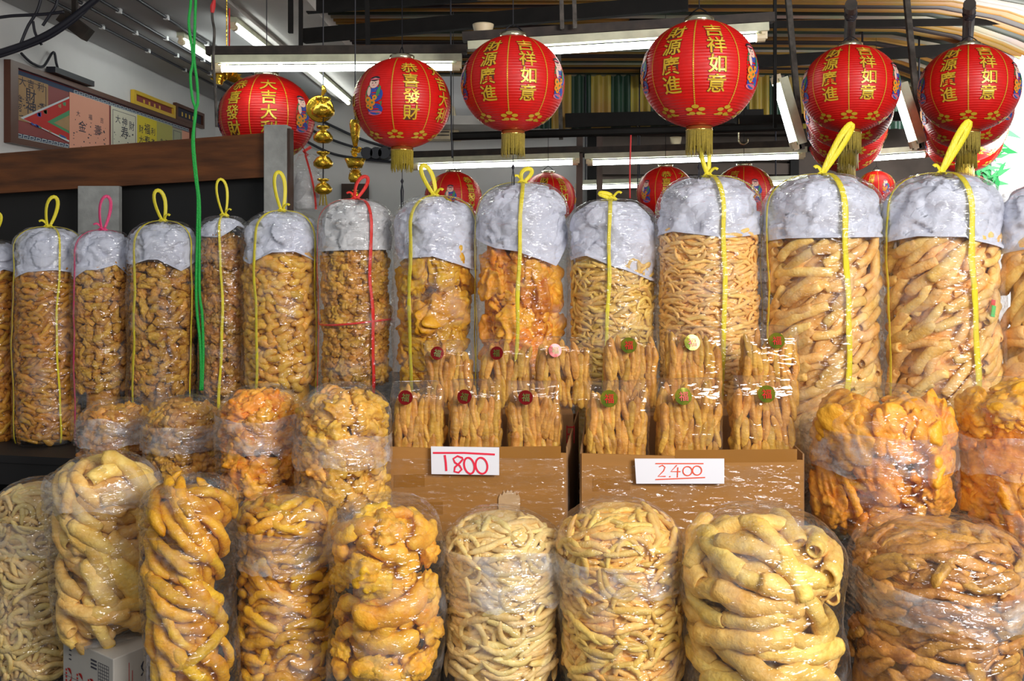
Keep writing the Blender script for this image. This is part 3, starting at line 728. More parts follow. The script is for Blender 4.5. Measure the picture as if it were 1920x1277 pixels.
ZM = 0.42
MG = 'shorter bags on the front bench'
bag(153, 287, 742, 4.05, ZM, 'crumb', 'amber', 'small clear bag of brown crusts nearest the end of the black shelf', dome=0.75, seed=201, group=MG, ylow=900, fold=(790, 840))
bag(270, 420, 737, 3.85, ZM, 'crumb', 'crust', 'small clear bag of curled crusts, second from the black shelf end', dome=0.8, seed=202, group=MG, ylow=905, fold=(800, 850))
bag(410, 568, 716, 3.60, ZM, 'crumb', 'orange', 'clear bag of orange-brown crusts below the bag of macaroni-like curls', dome=0.8, seed=203, group=MG, ylow=930, fold=(785, 850), scale=1.1)
bag(556, 732, 712, 3.42, ZM, 'crumb', 'yellow', 'clear bag of pale yellow crusts next to the 1800 carton', dome=0.75, seed=204, group=MG, ylow=960, fold=(820, 880), scale=1.15)
bag(1513, 1785, 716, 3.60, ZM, 'crab', 'orange', 'clear bag of frilly orange puffs beside the 2400 carton', dome=0.55, seed=205, group=MG, ylow=1010, fold=(815, 890), scale=1.1, p=2.4)
bag(1795, 2060, 705, 3.55, ZM, 'crab', 'orange', 'clear bag of frilly orange puffs cut off by the right edge of the photo', dome=0.55, seed=206, group=MG, ylow=1010, fold=(825, 900), scale=1.1, p=2.4)

FG = 'big bags standing in the front row'
def front(*a, **k): return bag(*a, group=FG, name='large_snack_bag', warp=1.15, shrink=0.98, **k)
front(0, 150, 893, 3.35, 0.0, 'loops', 'white_stick', 'big bag of whitish thin loops, front row end in the shade', dome=0.7, seed=301, ylow=1290, scale=1.1, fold=(985, 1040))
front(103, 292, 843, 3.15, 0.2417, 'big', 'pale', 'bag of long pale tubes standing on the white printed carton', dome=0.75, seed=302, scale=1.0, fold=(905, 960), tilt=(-0.75, 0.3))
front(274, 440, 888, 2.92, 0.0, 'long', 'gold', 'big bag of long slanting golden sticks beside the printed carton', dome=0.5, seed=303, ylow=1290, scale=0.95, tilt=(-0.9, 0.22))
front(437, 626, 914, 3.10, 0.0, 'mid', 'gold', 'big bag of amber sticks lying level, under the clear bag of orange-brown crusts', dome=0.55, seed=304, ylow=1290, scale=1.05, fold=(1000, 1075))
front(619, 829, 924, 2.95, 0.0, 'worm', 'bright', 'big bag of fat bright golden curls in front of the 1800 carton', dome=0.6, seed=305, ylow=1290, scale=1.0)
front(828, 1045, 950, 3.05, 0.0, 'thin', 'white_stick', 'big bag of whitish thin sticks below the 1800 sign', dome=0.6, seed=306, ylow=1290, scale=1.1, fold=(1040, 1140))
front(1044, 1284, 934, 3.00, 0.0, 'thin', 'pale', 'big bag of pale yellow tangled thin sticks below the 2400 sign', dome=0.62, seed=307, ylow=1290, scale=1.15, fold=(1060, 1120), tilt=(0.05, 0.4))
front(1284, 1580, 944, 2.85, 0.0, 'big', 'pale', 'big wide bag of thick pale tubes with a high rounded top', dome=0.62, seed=308, ylow=1290, scale=1.15, tilt=(-0.13, 0.22))
front(1590, 1914, 964, 2.90, 0.0, 'brown', 'brown', 'big wide bag of browned rough skin sticks, widest bag of the front row', dome=0.48, seed=309, ylow=1290, scale=1.12, fold=(1110, 1180))

# ------------------------------------------------------------------ the packs
def pack(cx, ytop, Y, zb, w, label, sticker, group, seed, m='tan', d=0.13, sx=-0.3, sa=0.0):
    rg = random.Random(seed); X = (cx-960)*Y/FPX; H = CAMZ-(ytop-HOR)*(Y-d/2)/FPX-zb-0.012
    root = thing('snack_pack', label, 'snack pack', (X, Y, zb+0.002), group, rz=rg.uniform(-0.05, 0.05))
    lib = library('upright', 0.6, 1.0, m)
    hw = w/2-0.012; hd = d/2-0.012
    tiers = [(0.075, 0.0), (H-0.125, 1.0)]
    if H > 0.33: tiers = [(0.07, 0), (0.16, 0.5), (H-0.125, 1)]
    for zc, up in tiers:
        n = int(round((w-0.02)/0.0255))
        spots = [(-hw+0.014+(2*hw-0.028)*i/(n-1), -hd+0.012) for i in range(n)]+[(s*(hw-0.010), y) for s in (-1, 1) for y in (-0.005, 0.03)]+[(-hw+0.02+(2*hw-0.04)*i/(n-2), 0.012) for i in range(n-1)]
        for x, y in spots:
            me = rg.choice(lib); r = rg.gauss(0, 0.13)
            B = Matrix.Rotation(rg.uniform(-0.5, 0.5), 4, 'Z')@Matrix.Rotation(PI/2+r, 4, 'Y')
            B = Matrix.Rotation(rg.gauss(0, 0.05), 4, 'X')@B
            z = zc+rg.uniform(-0.012, 0.022)*(1+up)-abs(x)*0.10*up+(0.01 if y > 0 else 0)
            put('fried_stick', me, root, mw=Matrix.Translation((x+rg.uniform(-.004, .004), y+rg.uniform(-.004, .004), z))@B@Matrix.Scale(rg.uniform(0.92, 1.08), 4))
    # film: rounded box, gable top folded to a seam
    NX, NZ = 40, 34; V = []; F = []; off = Vector((seed*1.7, 0, seed))
    Ht = H+0.012
    for i in range(NZ+1):
        z = Ht*i/NZ; t = z/Ht
        k = max(0, (t-0.80)/0.20); dd = (d/2)*(1-0.93*k**1.2); ww = w/2*(1-0.05*k)
        for j in range(NX):
            a = 2*PI*j/NX; c, s = math.cos(a), math.sin(a)
            e = 0.28; x = ww*math.copysign(abs(c)**e, c); y = dd*math.copysign(abs(s)**e, s)-0.025*k
            q = Vector((x, y, z)); nz = mn.noise(q*9+off)*0.009+0.0012*(1-2*abs(mn.noise(Vector((x*17, y*17, z*22))+off)))
            nn = Vector((c, s, 0)); q += nn*nz*(1-k*0.6); q.z += 0.010*mn.noise(Vector((x*14, 0, 5))+off)*k
            V.append(q)
    for i in range(NZ):
        for j in range(NX): F.append((i*NX+j, i*NX+(j+1) % NX, (i+1)*NX+(j+1) % NX, (i+1)*NX+j))
    F.append(tuple(range(NX-1, -1, -1))); F.append(tuple(NZ*NX+j for j in range(NX)))
    put('wrapper', mesh('wrapper', V, F, 'film_pack'), root)
    # sticker
    sr = 0.029 if sticker == 'red' else 0.034
    mb = MB(); V = [(0, -0.0010, 0)]+[(sr*math.cos(2*PI*i/28)*(1+0.02*math.sin(i*2)), 0.0005*math.cos(i*0.45), sr*math.sin(2*PI*i/28)) for i in range(28)]
    mb.add(V, [(0, 1+(i+1) % 28, 1+i) for i in range(28)]); mb.add([(x, y+0.0012, z) for x, y, z in V], [(0, 1+i, 1+(i+1) % 28) for i in range(28)])
    stk = mb.build('sticker', 'sticker_red' if sticker == 'red' else 'sticker_green', root, loc=(sx*w/2, -d/2-0.014, H*0.86), rot=(-0.18, sa, rg.uniform(-0.25, 0.25)))
    TV, TF = text_geo('福', sr*1.15, 0.006)
    put('sticker_character', mesh('sticker_character', [(x, -0.0042, y) for x, y in TV], TF, 'char_green' if sticker == 'red' else 'char_red', False), stk)
    return root

G1, G2 = 'packs of short sticks in the 1800 carton', 'packs of short sticks in the 2400 carton'
YA, YB_, YC, YD = 3.70, 4.02, 3.67, 3.98
ZA, ZR, ZC, ZR2 = 0.684, 0.860, 0.664, 0.858
pack(785, 718, YA, ZA, 0.214, 'red-stickered pack at the end of the front row nearest the pale yellow crusts', 'red', G1, 401, sx=-0.42, sa=0.2)
pack(892, 716, YA, ZA, 0.214, 'middle red-stickered pack of the front row', 'red', G1, 402, sx=-0.42, sa=0.25)
pack(1002, 718, YA, ZA, 0.218, 'red-stickered front pack at the inner corner beside the carton side flap', 'red', G1, 403, sx=-0.32, sa=0.1)
pack(842, 640, YB_, ZR, 0.215, 'rear red-stickered pack in front of the folded golden puffs', 'red', G1, 404, sx=-0.4, sa=0.3)
pack(948, 640, YB_, ZR, 0.235, 'rear red-stickered pack in front of the big orange-gold puffs', 'red', G1, 405, sx=-0.3)
pack(1056, 634, YB_, ZR, 0.245, 'rear red-stickered pack whose base shows on the inner carton', 'red', G1, 406, sx=-0.32)
pack(1156, 718, YC, ZC, 0.250, 'green-stickered front pack at the flap between the two cartons', 'green', G2, 407, sx=-0.32)
pack(1290, 713, YC, ZC, 0.258, 'middle green-stickered pack of the front row', 'green', G2, 408, sx=-0.28)
pack(1429, 708, YC, ZC, 0.262, 'front pack with a bright gold sticker and red character', 'green', G2, 409, sx=-0.05)
pack(1182, 622, YD, ZR2, 0.238, 'rear green-stickered pack in front of the pale thin sticks', 'green', G2, 410, sx=-0.12)
pack(1300, 616, YD, ZR2, 0.244, 'rear green-stickered pack in front of the golden thin sticks', 'green', G2, 411, sx=-0.15)
pack(1441, 612, YD, ZR2, 0.252, 'rear pack with a gold sticker beside the fat diagonal tubes', 'green', G2, 412, sx=0.12)

# ------------------------------------------------------------------ cartons and price signs
def carton(label, xl, xr, yf, yb, z0, ztop, xlb, xrb, seed, torn=None):
    root = thing('cardboard_carton', label, 'carton', (0, 0, 0)); t = 0.006
    mb = MB(); mb.prism([(xl, yf, z0), (xr, yf, z0), (xr, yf+t, z0), (xl, yf+t, z0)], [(xl, yf-0.012, ztop+0.004), (xr, yf-0.012, ztop-0.022), (xr, yf+t-0.012, ztop-0.022), (xl, yf+t-0.012, ztop+0.004)])
    mb.build('front_panel', 'card', root)
    for s, (xa, xb) in ((1, (xr, xrb)), (-1, (xl, xlb))):
        mb = MB(); mb.prism([(xa, yf, z0), (xa+s*t, yf, z0), (xb+s*t, yb, z0), (xb, yb, z0)], [(xa, yf, ztop), (xa+s*t, yf, ztop), (xb+s*t, yb, ztop+0.02), (xb, yb, ztop+0.02)]); mb.build('side_panel', 'card_in', root)
    mb = MB(); mb.prism([(xlb, yb, z0), (xrb, yb, z0), (xrb, yb+t, z0), (xlb, yb+t, z0)], [(xlb, yb, ztop), (xrb, yb, ztop), (xrb, yb+t, ztop), (xlb, yb+t, ztop)]); mb.build('rear_panel', 'card_in', root)
    mb = MB(); mb.prism([(xl, yf, z0), (xr, yf, z0), (xrb, yb, z0), (xlb, yb, z0)], [(xl, yf, z0+t), (xr, yf, z0+t), (xrb, yb, z0+t), (xlb, yb, z0+t)]); mb.build('bottom_panel', 'card_in', root)
    # tape strips on the front
    rg = random.Random(seed)
    for k in range(3):
        z = z0+0.10+k*0.11; a = xl+(0.0, 0.05, 0.42)[k]*(xr-xl); b = xl+(0.32, 0.22, 0.97)[k]*(xr-xl); yq = lambda zz: yf-0.012*(zz-z0)/(ztop-z0)-0.0012
        mb = MB(); mb.add([(a, yq(z), z), (b, yq(z), z+0.004), (b, yq(z+.05), z+0.054), (a, yq(z+.05), z+0.05)], [(0, 1, 2, 3)]); mb.add([(a, yq(z)+.001, z), (b, yq(z)+.001, z+0.004), (b, yq(z+.05)+.001, z+0.054), (a, yq(z+.05)+.001, z+0.05)], [(3, 2, 1, 0)]); mb.build('tape', 'tape', root)
    if torn:
        tx, tz, tw, thh = torn; mb = MB(); V = [(tx-tw/2, yf-0.010, tz-thh), (tx+tw*0.45, yf-0.010, tz-thh)]
        n = 12
        for i in range(n+1):
            V.append((tx+tw*0.5-tw*i/n, yf-0.0125, tz+thh*0.25*math.sin(i/n*PI)+0.012*((i % 2)-0.5)))
        k = len(V); mb.add(V+[(x, y+0.003, z) for x, y, z in V], [tuple(range(k)), tuple(range(2*k-1, k-1, -1))]); mb.build('torn_patch', 'card_torn', root)
    # stretch wrap round the front and the corner
    V = []; F = []; NX, NZ = 46, 26
    for i in range(NZ+1):
        for j in range(NX+1):
            u = j/NX*(xr-xl+0.10); z = z0+0.02+(ztop-z0-0.06)*i/NZ; q = Vector((u*9, 3.1*seed, z*14))
            d = 0.005+0.004*(1-2*abs(mn.noise(q)))+0.002*mn.noise(q*3)
            if u <= xr-xl: V.append((xl+u, yf-0.014-max(0, d), z))
            else: V.append((xr+t+max(0.002, d), yf+(u-(xr-xl)), z))
    for i in range(NZ):
        for j in range(NX): a = i*(NX+1)+j; F.append((a, a+1, a+NX+2, a+NX+1))
    put('stretch_wrap', mesh('stretch_wrap', V, F, 'film_wrap'), root)
    return root
carton('brown open carton with the torn patch, holding the red-stickered packs', -0.497, 0.212, 3.55, 4.22, ZM+0.002, 0.790, -0.52, 0.305, 3, torn=((955-960)*3.55/FPX, CAMZ-(930-HOR)*3.55/FPX, 0.085, 0.09))
carton('brown open carton without a torn patch, holding the green-stickered packs', 0.268, 1.122, 3.50, 4.20, ZM+0.002, 0.775, 0.348, 1.150, 8)
def block(nm, label, a, b, marks=None):
    o = thing(nm, label, 'carton'); mb = MB(); mb.box(a, b, bev=0.004); mb.build('body', 'card_in', o)
    mb = MB(); zt = b[2]; xm = (a[0]+b[0])/2; ym = (a[1]+b[1])/2
    mb.box((a[0]+0.005, ym-0.025, zt), (b[0]-0.005, ym+0.025, zt+0.0008)); mb.build('tape', 'tape', o)
    if marks:
        mb = MB()
        for (mx, mz, mw_, mh) in marks: mb.box((mx, a[1]-0.0012, mz), (mx+mw_, a[1]-0.0002, mz+mh))
        mb.build('red_print', 'print_r', o)
    return o
block('inner_carton', 'closed carton under the front red-stickered packs', (-0.48, 3.585, ZM+0.01), (0.20, 3.82, ZA))
xm = (1062-960)*3.86/FPX
block('inner_carton', 'closed carton with red print under the rear red-stickered packs', (-0.48, 3.86, ZM+0.01), (0.262, 4.20, ZR), [(xm+0.004+0.0*k, 0.74+0.03*k, 0.028, 0.006) for k in range(3)]+[(xm, 0.735, 0.005, 0.075), (xm+0.03, 0.735, 0.005, 0.075), (xm+0.015, 0.70, 0.006, 0.03)])
block('inner_carton', 'closed carton under the front green-stickered packs', (0.305, 3.54, ZM+0.01), (1.105, 3.80, ZC))
block('inner_carton', 'closed carton under the rear green-stickered packs', (0.352, 3.84, ZM+0.01), (1.13, 4.18, ZR2))

def stroke(mb, pts, w, y):
    """flat pen stroke in the x-z plane"""
    k = len(pts); V = []
    for i in range(k):
        a = Vector(pts[max(0, i-1)]); b = Vector(pts[min(k-1, i+1)]); t = (b-a).normalized() if (b-a).length > 0 else Vector((1, 0)); n = Vector((-t.y, t.x))*w/2
        p = Vector(pts[i]); V += [(p.x-n.x, y-i*2e-5, p.y-n.y), (p.x+n.x, y-i*2e-5, p.y+n.y)]
    mb.add(V, [(2*i, 2*i+2, 2*i+3, 2*i+1) for i in range(k-1)])
def loop_pts(cx, cy, rx, ry, a0=PI/2, turns=1.0, n=24, tilt=0.0):
    return [(cx+rx*math.cos(a0+2*PI*turns*i/n)+tilt*ry*math.sin(a0+2*PI*turns*i/n), cy+ry*math.sin(a0+2*PI*turns*i/n)) for i in range(n+1)]
def price_sign(label, corners, Y, strokes, w, ink):
    o = thing('price_sign', label, 'price sign'); mb = MB()
    C = [W(x, y, Y) for x, y in corners]
    mb.add(C+[c+Vector((0, 0.0015, 0)) for c in C], [(0, 3, 2, 1), (4, 5, 6, 7), (0, 1, 5, 4), (1, 2, 6, 5), (2, 3, 7, 6), (3, 0, 4, 7)])
    mb.build('paper', 'sign', o)
    mb = MB(); mb2 = MB()
    for s, ww in strokes:
        q = [(lambda p: (p.x, p.z))(W(x, y, Y)) for x, y in s]
        stroke(mb, q, ww*Y/FPX, Y-0.002)
    mb.build('handwriting', ink, o)
    return o
st = [([(812, 849), (870, 849), (928, 852)], 3.5), ([(834, 853), (836, 868), (837, 883)], 4)]
st.append(([(866, 858), (858, 855), (850, 860), (853, 867), (862, 873), (866, 880), (860, 886), (852, 884), (853, 876), (862, 868), (868, 861), (866, 857)], 3.5))
st.append((loop_pts(880, 873, 9.5, -15, tilt=0.15), 3.5)); st.append((loop_pts(903, 873, 11, -15, tilt=0.1), 3.5))
price_sign('white paper sign handwritten 1800 in thick red pen', [(808, 837), (936, 839), (936, 891), (809, 889)], 3.515, st, 4, 'pen')
st = [([(1229, 869), (1275, 869), (1319, 869)], 2), ([(1229, 899), (1275, 897), (1322, 895)], 2)]
st.append(([(1236, 875), (1242, 872), (1247, 876), (1244, 883), (1234, 893), (1248, 893)], 2)); st.append(([(1255, 893), (1257, 894)], 2.4))
st.append(([(1269, 872), (1258, 884), (1276, 884)], 2)); st.append(([(1271, 876), (1270, 895)], 2))
st.append((loop_pts(1289, 883, 8.5, -8.5), 2)); st.append((loop_pts(1307, 882, 8.5, -8.5), 2))
price_sign('long white paper sign handwritten 2400 between two thin red lines', [(1190, 860), (1358, 860), (1358, 907), (1193, 907)], 3.465, st, 2, 'pen2')

# printed white carton on the floor
def printed_carton():
    o = thing('printed_carton', 'white printed carton on the floor holding up the bag of pale tubes', 'carton', (-1.366, 3.12, 0.002), rz=-0.60)
    a, b, h = 0.30, 0.20, 0.232
    mb = MB(); mb.box((-a/2, -b/2, 0), (a/2, b/2, h), bev=0.003); mb.build('body', 'carton_w', o)
    mb = MB()   # front face at y=-b/2
    y = -b/2-0.0012
    for k in range(4):
        cx = -a/2+0.035+k*0.068; cz = 0.108
        V = [(cx+0.022*math.cos(q), y, cz+0.026*math.sin(q)) for q in np.linspace(-PI*0.55, PI*0.6, 12)]+[(cx+0.008+0.012*math.cos(q), y, cz+0.008+0.020*math.sin(q)) for q in np.linspace(PI*0.5, -PI*0.4, 8)]
        mb.add(V, [tuple(range(len(V)-1, -1, -1))])
        for j in range(4): mb.box((cx-0.016, y-0.0002, cz-0.022+j*0.012), (cx-0.008, y+0.0002, cz-0.015+j*0.012))
    mb.build('red_emblem', 'print_r', o)
    mb = MB()
    for i in range(6): x = 0.065+i*0.012; mb.box((x, y, 0.135), (x+0.0012, y+0.0004, 0.200))
    for j in range(7): z = 0.135+j*0.0108; mb.box((0.065, y, z), (0.126, y+0.0004, z+0.0012))
    for j in range(3):
        for i in range(7): mb.box((0.022+i*0.005, y, 0.172+j*0.012), (0.0255+i*0.005, y+0.0004, 0.178+j*0.012))
        for i in range(3): mb.box((-0.11+i*0.005, y, 0.165+j*0.015), (-0.1065+i*0.005, y+0.0004, 0.169+j*0.015))
    mb.box((-a/2+0.01, y, 0.106), (a/2-0.005, y+0.0003, 0.1068)); mb.build('table_print', 'ink', o)
    mb = MB(); x = a/2+0.0012
    for k in range(2): mb.box((x-0.0004, -0.045+k*0.012, 0.04), (x, -0.043+k*0.012, 0.20-k*0.03))
    V = [(x, -0.075+0.018*math.cos(q), 0.10+0.026*math.sin(q)) for q in np.linspace(-PI*0.5, PI*0.6, 12)]+[(x, -0.07+0.008*math.cos(q), 0.105+0.02*math.sin(q)) for q in np.linspace(PI*0.5, -PI*0.4, 8)]
    mb.add(V, [tuple(range(len(V)-1, -1, -1))]); mb.build('side_red_print', 'print_r', o)
    mb = MB(); mb.box((x-0.0006, 0.02, 0.10), (x, 0.085, 0.20)); mb.build('side_label', 'sign', o)
    mb = MB()
    for k in range(5): mb.box((x, 0.028+k*0.011, 0.115), (x+0.0006, 0.031+k*0.011, 0.16+0.03*((k*7) % 2)))
    mb.tube([(x, 0.0, 0.17), (x, 0.008, 0.185), (x, 0.002, 0.165), (x, 0.01, 0.15), (x, 0.0, 0.14)], 0.0022, 5)
    mb.tube([(x, 0.012, 0.11), (x, 0.0, 0.10), (x, 0.014, 0.085), (x, 0.002, 0.07)], 0.0022, 5)
    mb.build('side_writing', 'ink', o)
printed_carton()

# ------------------------------------------------------------------ lanterns
def sph(lon, lat, r):   # lon 0 faces -Y
    return Vector((r*math.cos(lat)*math.sin(lon), -r*math.cos(lat)*math.cos(lon), r*0.93*math.sin(lat)))
def lantern_proto():
    R = 1.0
    root = bpy.data.objects.new('red_lantern', None); COL.objects.link(root)
    prof = []; nr = 46; lat0, lat1 = -1.33, 1.33
    for i in range(nr*3+1):
        la = lat0+(lat1-lat0)*i/(nr*3); bulge = 1-0.010*abs(math.cos(PI*i/3)) + (0.004 if i % 3 else -0.002)
        prof.append((bulge*math.cos(la), 0.93*bulge*math.sin(la)))
    mb = MB(); mb.lathe(prof, 72); mb.build('shade', 'lantern', root, smooth=True)
    g = MB()      # gold meridians, dashes
    for k in range(8):
        lo = k*PI/4
        for i in range(52):
            la = -0.80+1.95*i/52; h = 1.95/52*0.38; dl = 0.0105/math.cos(la)
            g.add([sph(lo-dl, la-h, 1.006), sph(lo+dl, la-h, 1.006), sph(lo+dl, la+h, 1.006), sph(lo-dl, la+h, 1.006)], [(0, 1, 2, 3)])
    g.build('gold_seams', 'gold_print', root)
    texts = {1: '財源廣進', 0: '吉祥如意', 6: '恭喜發財', 5: '大吉大利', 3: '財源廣進', }
    # panel p is centred on lon = (p+0.5)*45deg (p=0 -> +22.5, p=7 -> -22.5)
    texts = {7: '財源廣進', 0: '吉祥如意', 2: '恭喜發財', 3: '大吉大利', 5: '吉祥如意'}
    for pnl, tx in texts.items():
        t = MB(); lo0 = (pnl+0.5)*PI/4
        for mi, off, rr in ((0, 0.032, 1.006), (1, 0.012, 1.011)):
            t.mi = mi
            for ci, ch in enumerate(tx):
                la0 = 0.70-ci*0.345; V, F = text_geo(ch, 0.34, off)
                t.add([sph(lo0+x/max(0.35, math.cos(la0)), la0+y, rr) for x, y in V], F)
        t.build('gold_characters', ['dark_print', 'gold_print'], root)
    # gold blossoms near the base
    for k in range(8):
        pass
    fl = MB()
    for k in range(8):
        lo0 = k*PI/4; la0 = -0.86
        for j in range(5):
            a = j*2*PI/5+0.3; cx, cy = 0.105*math.cos(a), 0.088*math.sin(a); V = [sph(lo0+(cx+0.058*math.cos(b))/math.cos(la0), la0+cy+0.044*math.sin(b), 1.007) for b in np.linspace(0, 2*PI, 9)[:-1]]
            fl.add(V, [tuple(range(8))])
        for s in (-1, 1):
            V = [sph(lo0+(s*0.13+0.05*math.cos(b))/math.cos(la0), la0-0.09+0.022*math.sin(b), 1.007) for b in np.linspace(0, 2*PI, 9)[:-1]]; fl.add(V, [tuple(range(8))])
    fl.build('gold_blossoms', 'gold_print', root)
    # child figures on three panels
    for pnl in (1, 6, 4):
        lo0 = (pnl+0.5)*PI/4; f = MB()
        def ell(cx, cy, rx, ry, mi, rr, n=16, tilt=0.0):
            f.mi = mi; f.add([sph(lo0+(cx+rx*math.cos(b)+tilt*ry*math.sin(b)), cy+ry*math.sin(b), rr) for b in np.linspace(0, 2*PI, n+1)[:-1]], [tuple(range(n))])
        ell(0, -0.02, 0.20, 0.36, 4, 1.005); ell(0.05, 0.05, 0.17, 0.16, 1, 1.008); ell(0.02, -0.26, 0.18, 0.12, 1, 1.008); ell(0.0, -0.34, 0.17, 0.05, 5, 1.010)
        ell(0.0, 0.30, 0.115, 0.12, 0, 1.010); ell(0.0, 0.40, 0.12, 0.06, 3, 1.012); ell(0, 0.385, 0.12, 0.018, 5, 1.014); ell(-0.035, 0.30, 0.012, 0.012, 3, 1.013); ell(0.04, 0.30, 0.012, 0.012, 3, 1.013); ell(0, 0.245, 0.022, 0.009, 5, 1.013)
        ell(-0.10, 0.12, 0.045, 0.10, 0, 1.012); 
        for (dx, dy, q) in ((-0.12, -0.06, .075), (-0.02, -0.12, .07), (-0.13, -0.18, .06), (0.04, -0.02, .055), (-0.07, -0.22, .06)): ell(dx, dy, q, q, 2, 1.013, 10); ell(dx, dy, q*.35, q*.35, 4, 1.016, 8)
        ell(0.12, 0.10, 0.04, 0.12, 4, 1.012, tilt=0.3)
        f.build('child_picture', ['skin', 'blue', 'orange_p', 'hair', 'green_p', 'pinkp'], root)
    mb = MB(); mb.lathe([(0.20, 0.86), (0.255, 0.88), (0.255, 0.975), (0.235, 0.99), (0.235, 0.96), (0.19, 0.90)], 32); cp = mb.build('top_cap', 'metal_cap', root, smooth=True)
    mb = MB(); mb.lathe([(0.19, -0.89), (0.225, -0.90), (0.225, -0.95), (0.232, -0.955), (0.232, -0.975), (0.22, -0.98), (0.2, -0.95)], 32); mb.build('bottom_ring', 'metal_gold', root, smooth=True)
    rg = random.Random(5); mb = MB()
    for k in range(64):
        a = 2*PI*k/64; r0 = 0.218; L = rg.uniform(0.36, 0.46); r1 = r0+rg.uniform(-0.02, 0.015); a1 = a+rg.uniform(-0.06, 0.06)
        mb.tube([(r0*math.cos(a), r0*math.sin(a), -0.965), (r0*math.cos(a1), r0*math.sin(a1), -0.965-L*0.5), (r1*math.cos(a1), r1*math.sin(a1), -0.965-L)], [0.013, 0.011, 0.006], 5)
    mb.lathe([(0.205, -0.96), (0.205, -1.25)], 24, cap=False)
    mb.build('tassel', 'fringe', root)
    return root
proto = lantern_proto()
LN = 'red paper lanterns'
used = [False]
def lantern(cx, cy, rpx, Y, rz, label, string_to=3.34, tilt=0.0, pend=False, sub=None):
    c = W(cx, cy, Y); r = rpx*Y/FPX
    root = proto if not used[0] else copy_tree(proto); used[0] = True
    root.location = c; root.scale = (r, r, r*(sub or 1.0)); root.rotation_euler = (tilt, 0, rz); root.empty_display_size = 0.1
    tag(root, label, 'lantern', LN)
    top = (string_to-c.z)/r
    mb = MB(); mb.tube([(0.24, 0, 0.96), (0.1, 0, 1.1), (0, 0, 1.16), (-0.1, 0, 1.1), (-0.24, 0, 0.96)], 0.012, 6)
    if top > 1.2: mb.tube([(0, 0, 1.15), (0, 0, top)], 0.010, 6)
    mb.build('hanging_wire', 'cable', root)
    if pend:
        mb = MB(); mb.tube([(0, 0, -0.95), (0, 0, -1.62)], 0.008, 5); mb.tube([(0, 0, -1.55), (0, 0, -1.6), (0, 0, -1.66)], [0.01, 0.035, 0.01], 8)
        for k in range(5): mb.tube([(0, 0, -1.64), (0.03*math.cos(k*1.3), 0.03*math.sin(k*1.3), -1.8), (0.02*math.cos(k*1.3), 0.02*math.sin(k*1.3), -2.05-0.03*k)], 0.008, 5)
        mb.build('pendant_cord', 'cable', root)
    return root
d2r = PI/180
lantern(500, 222, 88, 5.95, -140*d2r, 'red lantern half hidden by the tall grey post')
lantern(754, 194, 91, 4.70, -95*d2r, 'red lantern with a child picture beside one row of characters, over the folded golden puffs', pend=True)
lantern(962, 158, 97, 4.60, -6*d2r, 'red lantern with two columns of gold characters, just left of the largest lantern', pend=True)
lantern(1311, 140, 108, 4.50, -17*d2r, 'largest red lantern, hanging over the golden thin sticks', pend=True)
for cxn, Y0, nm, rzn in ((1594, 4.95, 'right of the largest lantern', -22), (1816, 4.90, 'at the right edge', -27)):
    where = ['front red lantern of the row', 'second red lantern of the row', 'third red lantern of the row', 'rearmost red lantern of the row']
    for k, dY in enumerate((0, 0.80, 1.65, 2.5)):
        Y = Y0+dY; r0 = 88*Y0/FPX; c = W(cxn, 167, Y0)
        px = cxn-3*k; yy = HOR-(c.z-CAMZ)*FPX/Y
        lantern(px, yy, 88*Y0/Y*(1.0+0.045*k), Y, (rzn-7*k)*d2r, '%s hung from the pipe %s' % (where[k], nm), string_to=c.z+r0*1.42, tilt=-0.10 if k == 0 else -0.05)
lantern(850, 372, 54, 6.9, -70*d2r, 'small far lantern behind the bag of folded golden puffs')
lantern(1028, 372, 52, 7.4, 10*d2r, 'small far lantern behind the bag of big orange-gold puffs')
lantern(1248, 362, 54, 7.0, -120*d2r, 'small far lantern between the pale and the golden thin sticks')
lantern(1395, 362, 56, 6.9, -60*d2r, 'small far lantern behind the bag of golden thin sticks')
lantern(1643, 352, 34, 7.8, -60*d2r, 'small far lantern peeping between the two broad bags of fat tubes')

# ------------------------------------------------------------------ setting: floor, bench, shelf
mb = MB(); mb.box((-8, -3, -0.1), (9, 13, 0)); struct('floor', mb.me('floor', 'floor'))
mb = MB(); P5 = [(-1.35, 3.30), (2.9, 3.30), (2.9, 4.28), (-1.95, 4.28), (-1.95, 3.75)]
mb.add([(x, y, ZM-0.05) for x, y in P5]+[(x, y, ZM) for x, y in P5], [(4, 3, 2, 1, 0), (5, 6, 7, 8, 9)]+[(i, (i+1) % 5, (i+1) % 5+5, i+5) for i in range(5)])
t = thing('display_bench', 'black low bench under the cartons and shorter bags', 'bench'); mb.build('bench_top', 'bench', t)
for x in (-1.9, -0.3, 1.3, 2.85):
    for y in (3.36, 4.22):
        if x < -1.8 and y < 3.5: y = 3.80
        mb = MB(); mb.box((x-0.025, y-0.025, 0), (x+0.025, y+0.025, ZM-0.05)); mb.build('leg', 'bench', t)
t = thing('display_shelf', 'long black shelf under the tall tied bags', 'shelf')
mb = MB(); mb.prism([(-3.35, 4.98, ZS-0.04), (-1.2, 4.60, ZS-0.04), (-1.2, 5.6, ZS-0.04), (-3.35, 5.6, ZS-0.04)], [(-3.35, 4.98, ZS), (-1.2, 4.60, ZS), (-1.2, 5.6, ZS), (-3.35, 5.6, ZS)])
mb.prism([(-1.2, 4.60, ZS-0.04), (1.0, 4.3, ZS-0.04), (1.0, 5.6, ZS-0.04), (-1.2, 5.6, ZS-0.04)], [(-1.2, 4.60, ZS), (1.0, 4.3, ZS), (1.0, 5.6, ZS), (-1.2, 5.6, ZS)])
